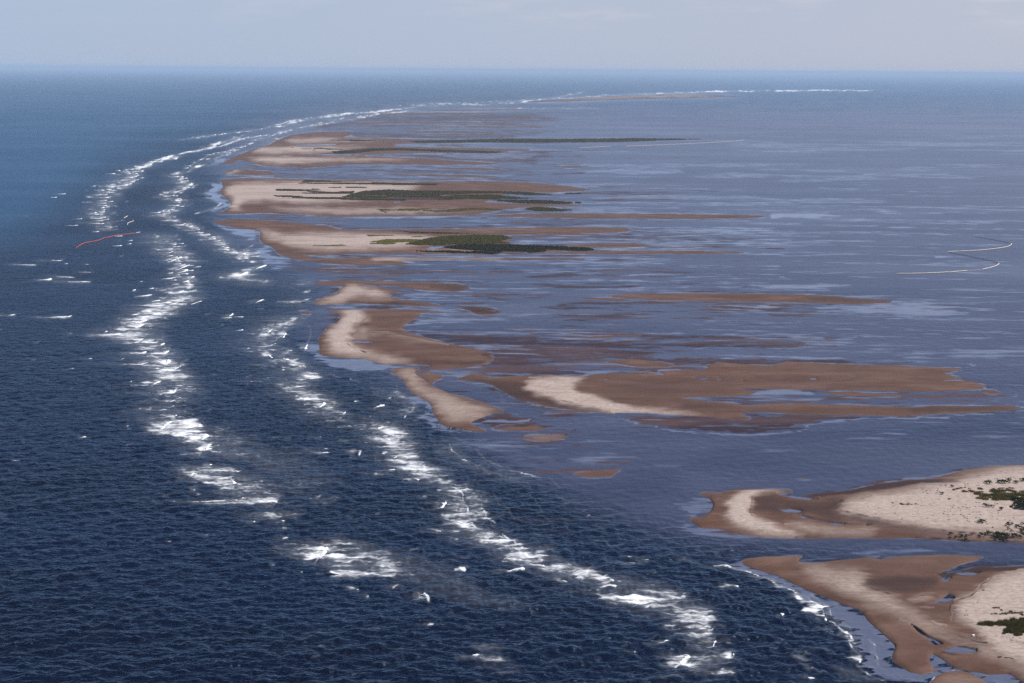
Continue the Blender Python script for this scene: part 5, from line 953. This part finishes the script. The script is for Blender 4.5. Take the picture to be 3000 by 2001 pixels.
boom('containment_boom', 'lower pale containment boom arc with a gap, right lagoon', [('float', 'Z5', '150,722 400,722 800,710 1150,690 1395,667', .48, M_BOOM), ('float', 'Z5', '1625,649 1750,624 1860,592 1915,560 1920,538', .48, M_BOOM), ('link_rope', 'Z5', '1395,667 1500,660 1625,649', .16, M_BOOM), ('dark_section', 'Z5', '1050,352 1200,380 1400,420 1600,465 1850,515 1915,538', .22, M_BOOM_DARK)])
boom('containment_boom', 'faint pale boom line in the far lagoon below the thin marsh island', [('float', 'R2', '1630,664 1740,658 1850,652', .45, M_BOOM), ('float', 'R2', '1950,652 2150,645 2340,637 2600,624 2720,616 2760,608', .45, M_BOOM)])
boom('containment_boom', 'long wavy red boom adrift in the open sea at left', [('float', 'Z4', '590,682 640,647 690,615 740,592 800,575 860,570 1000,545 1060,520 1110,495 1180,485 1250,470 1330,448 1400,436 1500,430 1600,418 1700,404', .4, M_RED), ('end_float', 'Z4', '1700,402 1740,398 1785,388', .45, M_BOOM)])
boom('containment_boom', 'short hook-shaped orange boom piece adrift above the red boom', [('float', 'Z4', '1545,255 1555,215 1600,200 1645,190 1662,178 1645,164', .45, M_BOOM)])
boom('containment_boom', 'tiny straight pale boom piece adrift above the hooked one', [('float', 'Z4', '1482,126 1520,105 1556,86', .55, M_BOOM)])

# ---- birds
def bird_mesh():
    """standing bird, bill towards +x: one body with neck and head, bill, tail; legs"""
    ring = [(-.52, .44, .02, .02), (-.42, .50, .07, .06), (-.25, .58, .15, .15), (-.02, .66, .19, .20), (.18, .74, .15, .17), (.26, .86, .085, .09), (.25, 1.0, .06, .06), (.26, 1.12, .055, .055), (.31, 1.20, .075, .07), (.38, 1.20, .06, .055), (.42, 1.18, .02, .02)]
    V, Fq, n = [], [], 10
    for i, (x, z, ry, rz) in enumerate(ring):
        x0, z0 = ring[max(i - 1, 0)][:2]; x1, z1 = ring[min(i + 1, len(ring) - 1)][:2]
        a = math.atan2(z1 - z0, x1 - x0)
        for j in range(n):
            b = j / n * 6.283; q = math.cos(b) * rz
            V.append((x - math.sin(a) * q, math.sin(b) * ry, z + math.cos(a) * q))
    for i in range(len(ring) - 1):
        for j in range(n): Fq.append((i * n + j, i * n + (j + 1) % n, (i + 1) * n + (j + 1) % n, (i + 1) * n + j))
    Fq.append(tuple(range(n))); Fq.append(tuple((len(ring) - 1) * n + j for j in range(n)))
    body = pymesh('body', (V, Fq), M_BIRD)
    bill = pymesh('bill', ([(.40, .03, 1.19), (.40, -.03, 1.19), (.40, 0, 1.14), (.70, 0, 1.02)], [(0, 1, 3), (1, 2, 3), (2, 0, 3)]), M_BILL)
    LV, LF = [], []
    for s in (-.07, .07):
        k = len(LV)
        for z, x, r in ((.55, 0, .03), (.28, -.03, .02), (.0, .0, .018)):
            for j in range(4): LV.append((x + r * math.cos(j * 1.57), s + r * math.sin(j * 1.57), z))
        for i in range(2):
            for j in range(4): LF.append((k + i * 4 + j, k + i * 4 + (j + 1) % 4, k + (i + 1) * 4 + (j + 1) % 4, k + (i + 1) * 4 + j))
        k = len(LV); LV += [(0, s, .02), (.14, s - .06, 0), (.16, s + .06, 0)]; LF.append((k, k + 1, k + 2))
    return body, bill, pymesh('leg', (LV, LF), M_BILL)
BODY, BILL, LEGS = bird_mesh()
def bird(fr, x, y, label, group, size=1.0, rz=None):
    g = spot(px(fr, [(x, y)])[0])
    o = bpy.data.objects.new('bird', None); C.objects.link(o); o.location = g; o.scale = (size,) * 3; o.rotation_euler.z = random.uniform(0, 6.28) if rz is None else rz; o.empty_display_size = .3
    link('body', BODY, None, o); link('bill', BILL, None, o); link('legs', LEGS, None, o)
    return tag(o, label, 'bird', group)
for x, y in [(703, 398), (713, 394), (735, 399), (748, 388)]: bird('Z1', x, y, 'dark bird standing in shallows at the left end of the spit flock', 'left end of the bird flock', 1.25)
for x, y in [(825, 420), (838, 428), (845, 424), (852, 424), (882, 427), (897, 431), (908, 424), (913, 428)]: bird('Z1', x, y, 'dark bird standing in the middle of the flock below the spit', 'middle of the bird flock', 1.3)
for x, y in [(975, 434), (990, 433), (1030, 436), (1047, 441), (1120, 460)]: bird('Z1', x, y, 'dark bird at the sand edge, right end of the spit flock', 'right end of the bird flock', 1.1)
for x, y in [(990, 1300), (1050, 1276), (1065, 1282)]: bird('W1', x, y, 'dark bird wading in open water above the oval sandbar', 'birds wading above the oval sandbar', 1.1)
for x, y in [(840, 1370), (865, 1368), (520, 1368)]: bird('W1', x, y, 'dark bird on the back edge of the oval sandbar', 'birds on the oval sandbar', .9)
for x, y in [(490, 560), (505, 548), (520, 566), (535, 556), (548, 568), (560, 558), (572, 568), (585, 552), (600, 566), (612, 556), (622, 570), (640, 556), (700, 560), (735, 575)]: bird('WB', x, y, 'dark bird in the tight flock in water beside the hooked sandbar tip', 'tight flock off the hooked sandbar', 1.15)
for k in range(22):
    t = k / 21; bird('W1', 590 + 560 * t + RNG.uniform(-8, 8), 568 + 100 * t + RNG.uniform(-4, 4) - 14 * math.sin(t * 3.1), 'small dark bird in the row on the pale crescent ridge', 'row of birds on the crescent ridge', .7 - .15 * t)
for x, y in [(775, 832), (595, 738), (900, 868), (915, 868)]: bird('W4', x, y, 'dark bird standing in the wash off the near beach', 'birds in the wash off the near beach', .9)

# ---- strandings on the near beach
def lump(name, sizes, mat, P, label, cat, rz=0):
    """irregular rounded block: squashed, bent and chipped box"""
    bm = bmesh.new(); bmesh.ops.create_cube(bm, size=1.0); bmesh.ops.subdivide_edges(bm, edges=bm.edges[:], cuts=3, use_grid_fill=True)
    for v in bm.verts:
        q = v.co.copy(); v.co *= 1 - .22 * max(0, q.length - .5); v.co.x += .1 * q.z; v.co.z *= 1 - .35 * max(0, q.x)
        v.co += Vector([random.uniform(-.03, .03) for _ in range(3)]); v.co = Vector((v.co.x * sizes[0], v.co.y * sizes[1], (v.co.z + .42) * sizes[2]))
    me = bpy.data.meshes.new(name); bm.to_mesh(me); bm.free()
    o = link(name, me, mat, None, spot(P)); o.rotation_euler.z = rz; return tag(o, label, cat)
lump('plastic_box', (1.1, .8, .75), M_WHITE, px('Z3', [(1187, 1285)])[0], 'white plastic block stranded alone on the near beach', 'debris', .5)
lump('driftwood', (1.5, .6, .45), M_WOOD, px('W4', [(2092, 818)])[0], 'dark stubby driftwood lump on the near beach, lower right', 'driftwood', .2)
lump('driftwood', (.9, .5, .35), M_WOOD, px('Z3', [(1420, 240)])[0], 'small dark driftwood lump on pale sand above the tidal pool', 'driftwood', -.2)
def log(s, r, label):
    P = px('W4', s); G = np.array([list(spot(p)) for p in P]); n = 10
    t = np.linspace(0, 1, n); A = np.stack([np.interp(t, np.linspace(0, 1, len(G)), G[:, k]) for k in range(3)], 1)
    tan = np.gradient(A, axis=0); tan /= np.linalg.norm(tan, axis=1)[:, None]; nor = np.stack([-tan[:, 1], tan[:, 0], tan[:, 2] * 0], 1)
    V, Fq = [], []
    for i in range(n):
        k = r * (1 - .6 * t[i]) * RNG.uniform(.85, 1.15)
        for j in range(8): a = j / 8 * 6.283; V.append(A[i] + nor[i] * math.cos(a) * k + np.array([0, 0, r * .5 + math.sin(a) * k]))
    for i in range(n - 1):
        for j in range(8): Fq.append((i * 8 + j, i * 8 + (j + 1) % 8, (i + 1) * 8 + (j + 1) % 8, (i + 1) * 8 + j))
    c = A[0]; o = link('driftwood', newmesh('driftwood', np.array(V) - c, Fq), M_WOOD, None, Vector(c)); tag(o, label, 'driftwood')
log('2145,820 2200,822 2250,832', .22, 'long thin driftwood log beside the stubby lump, lower right')
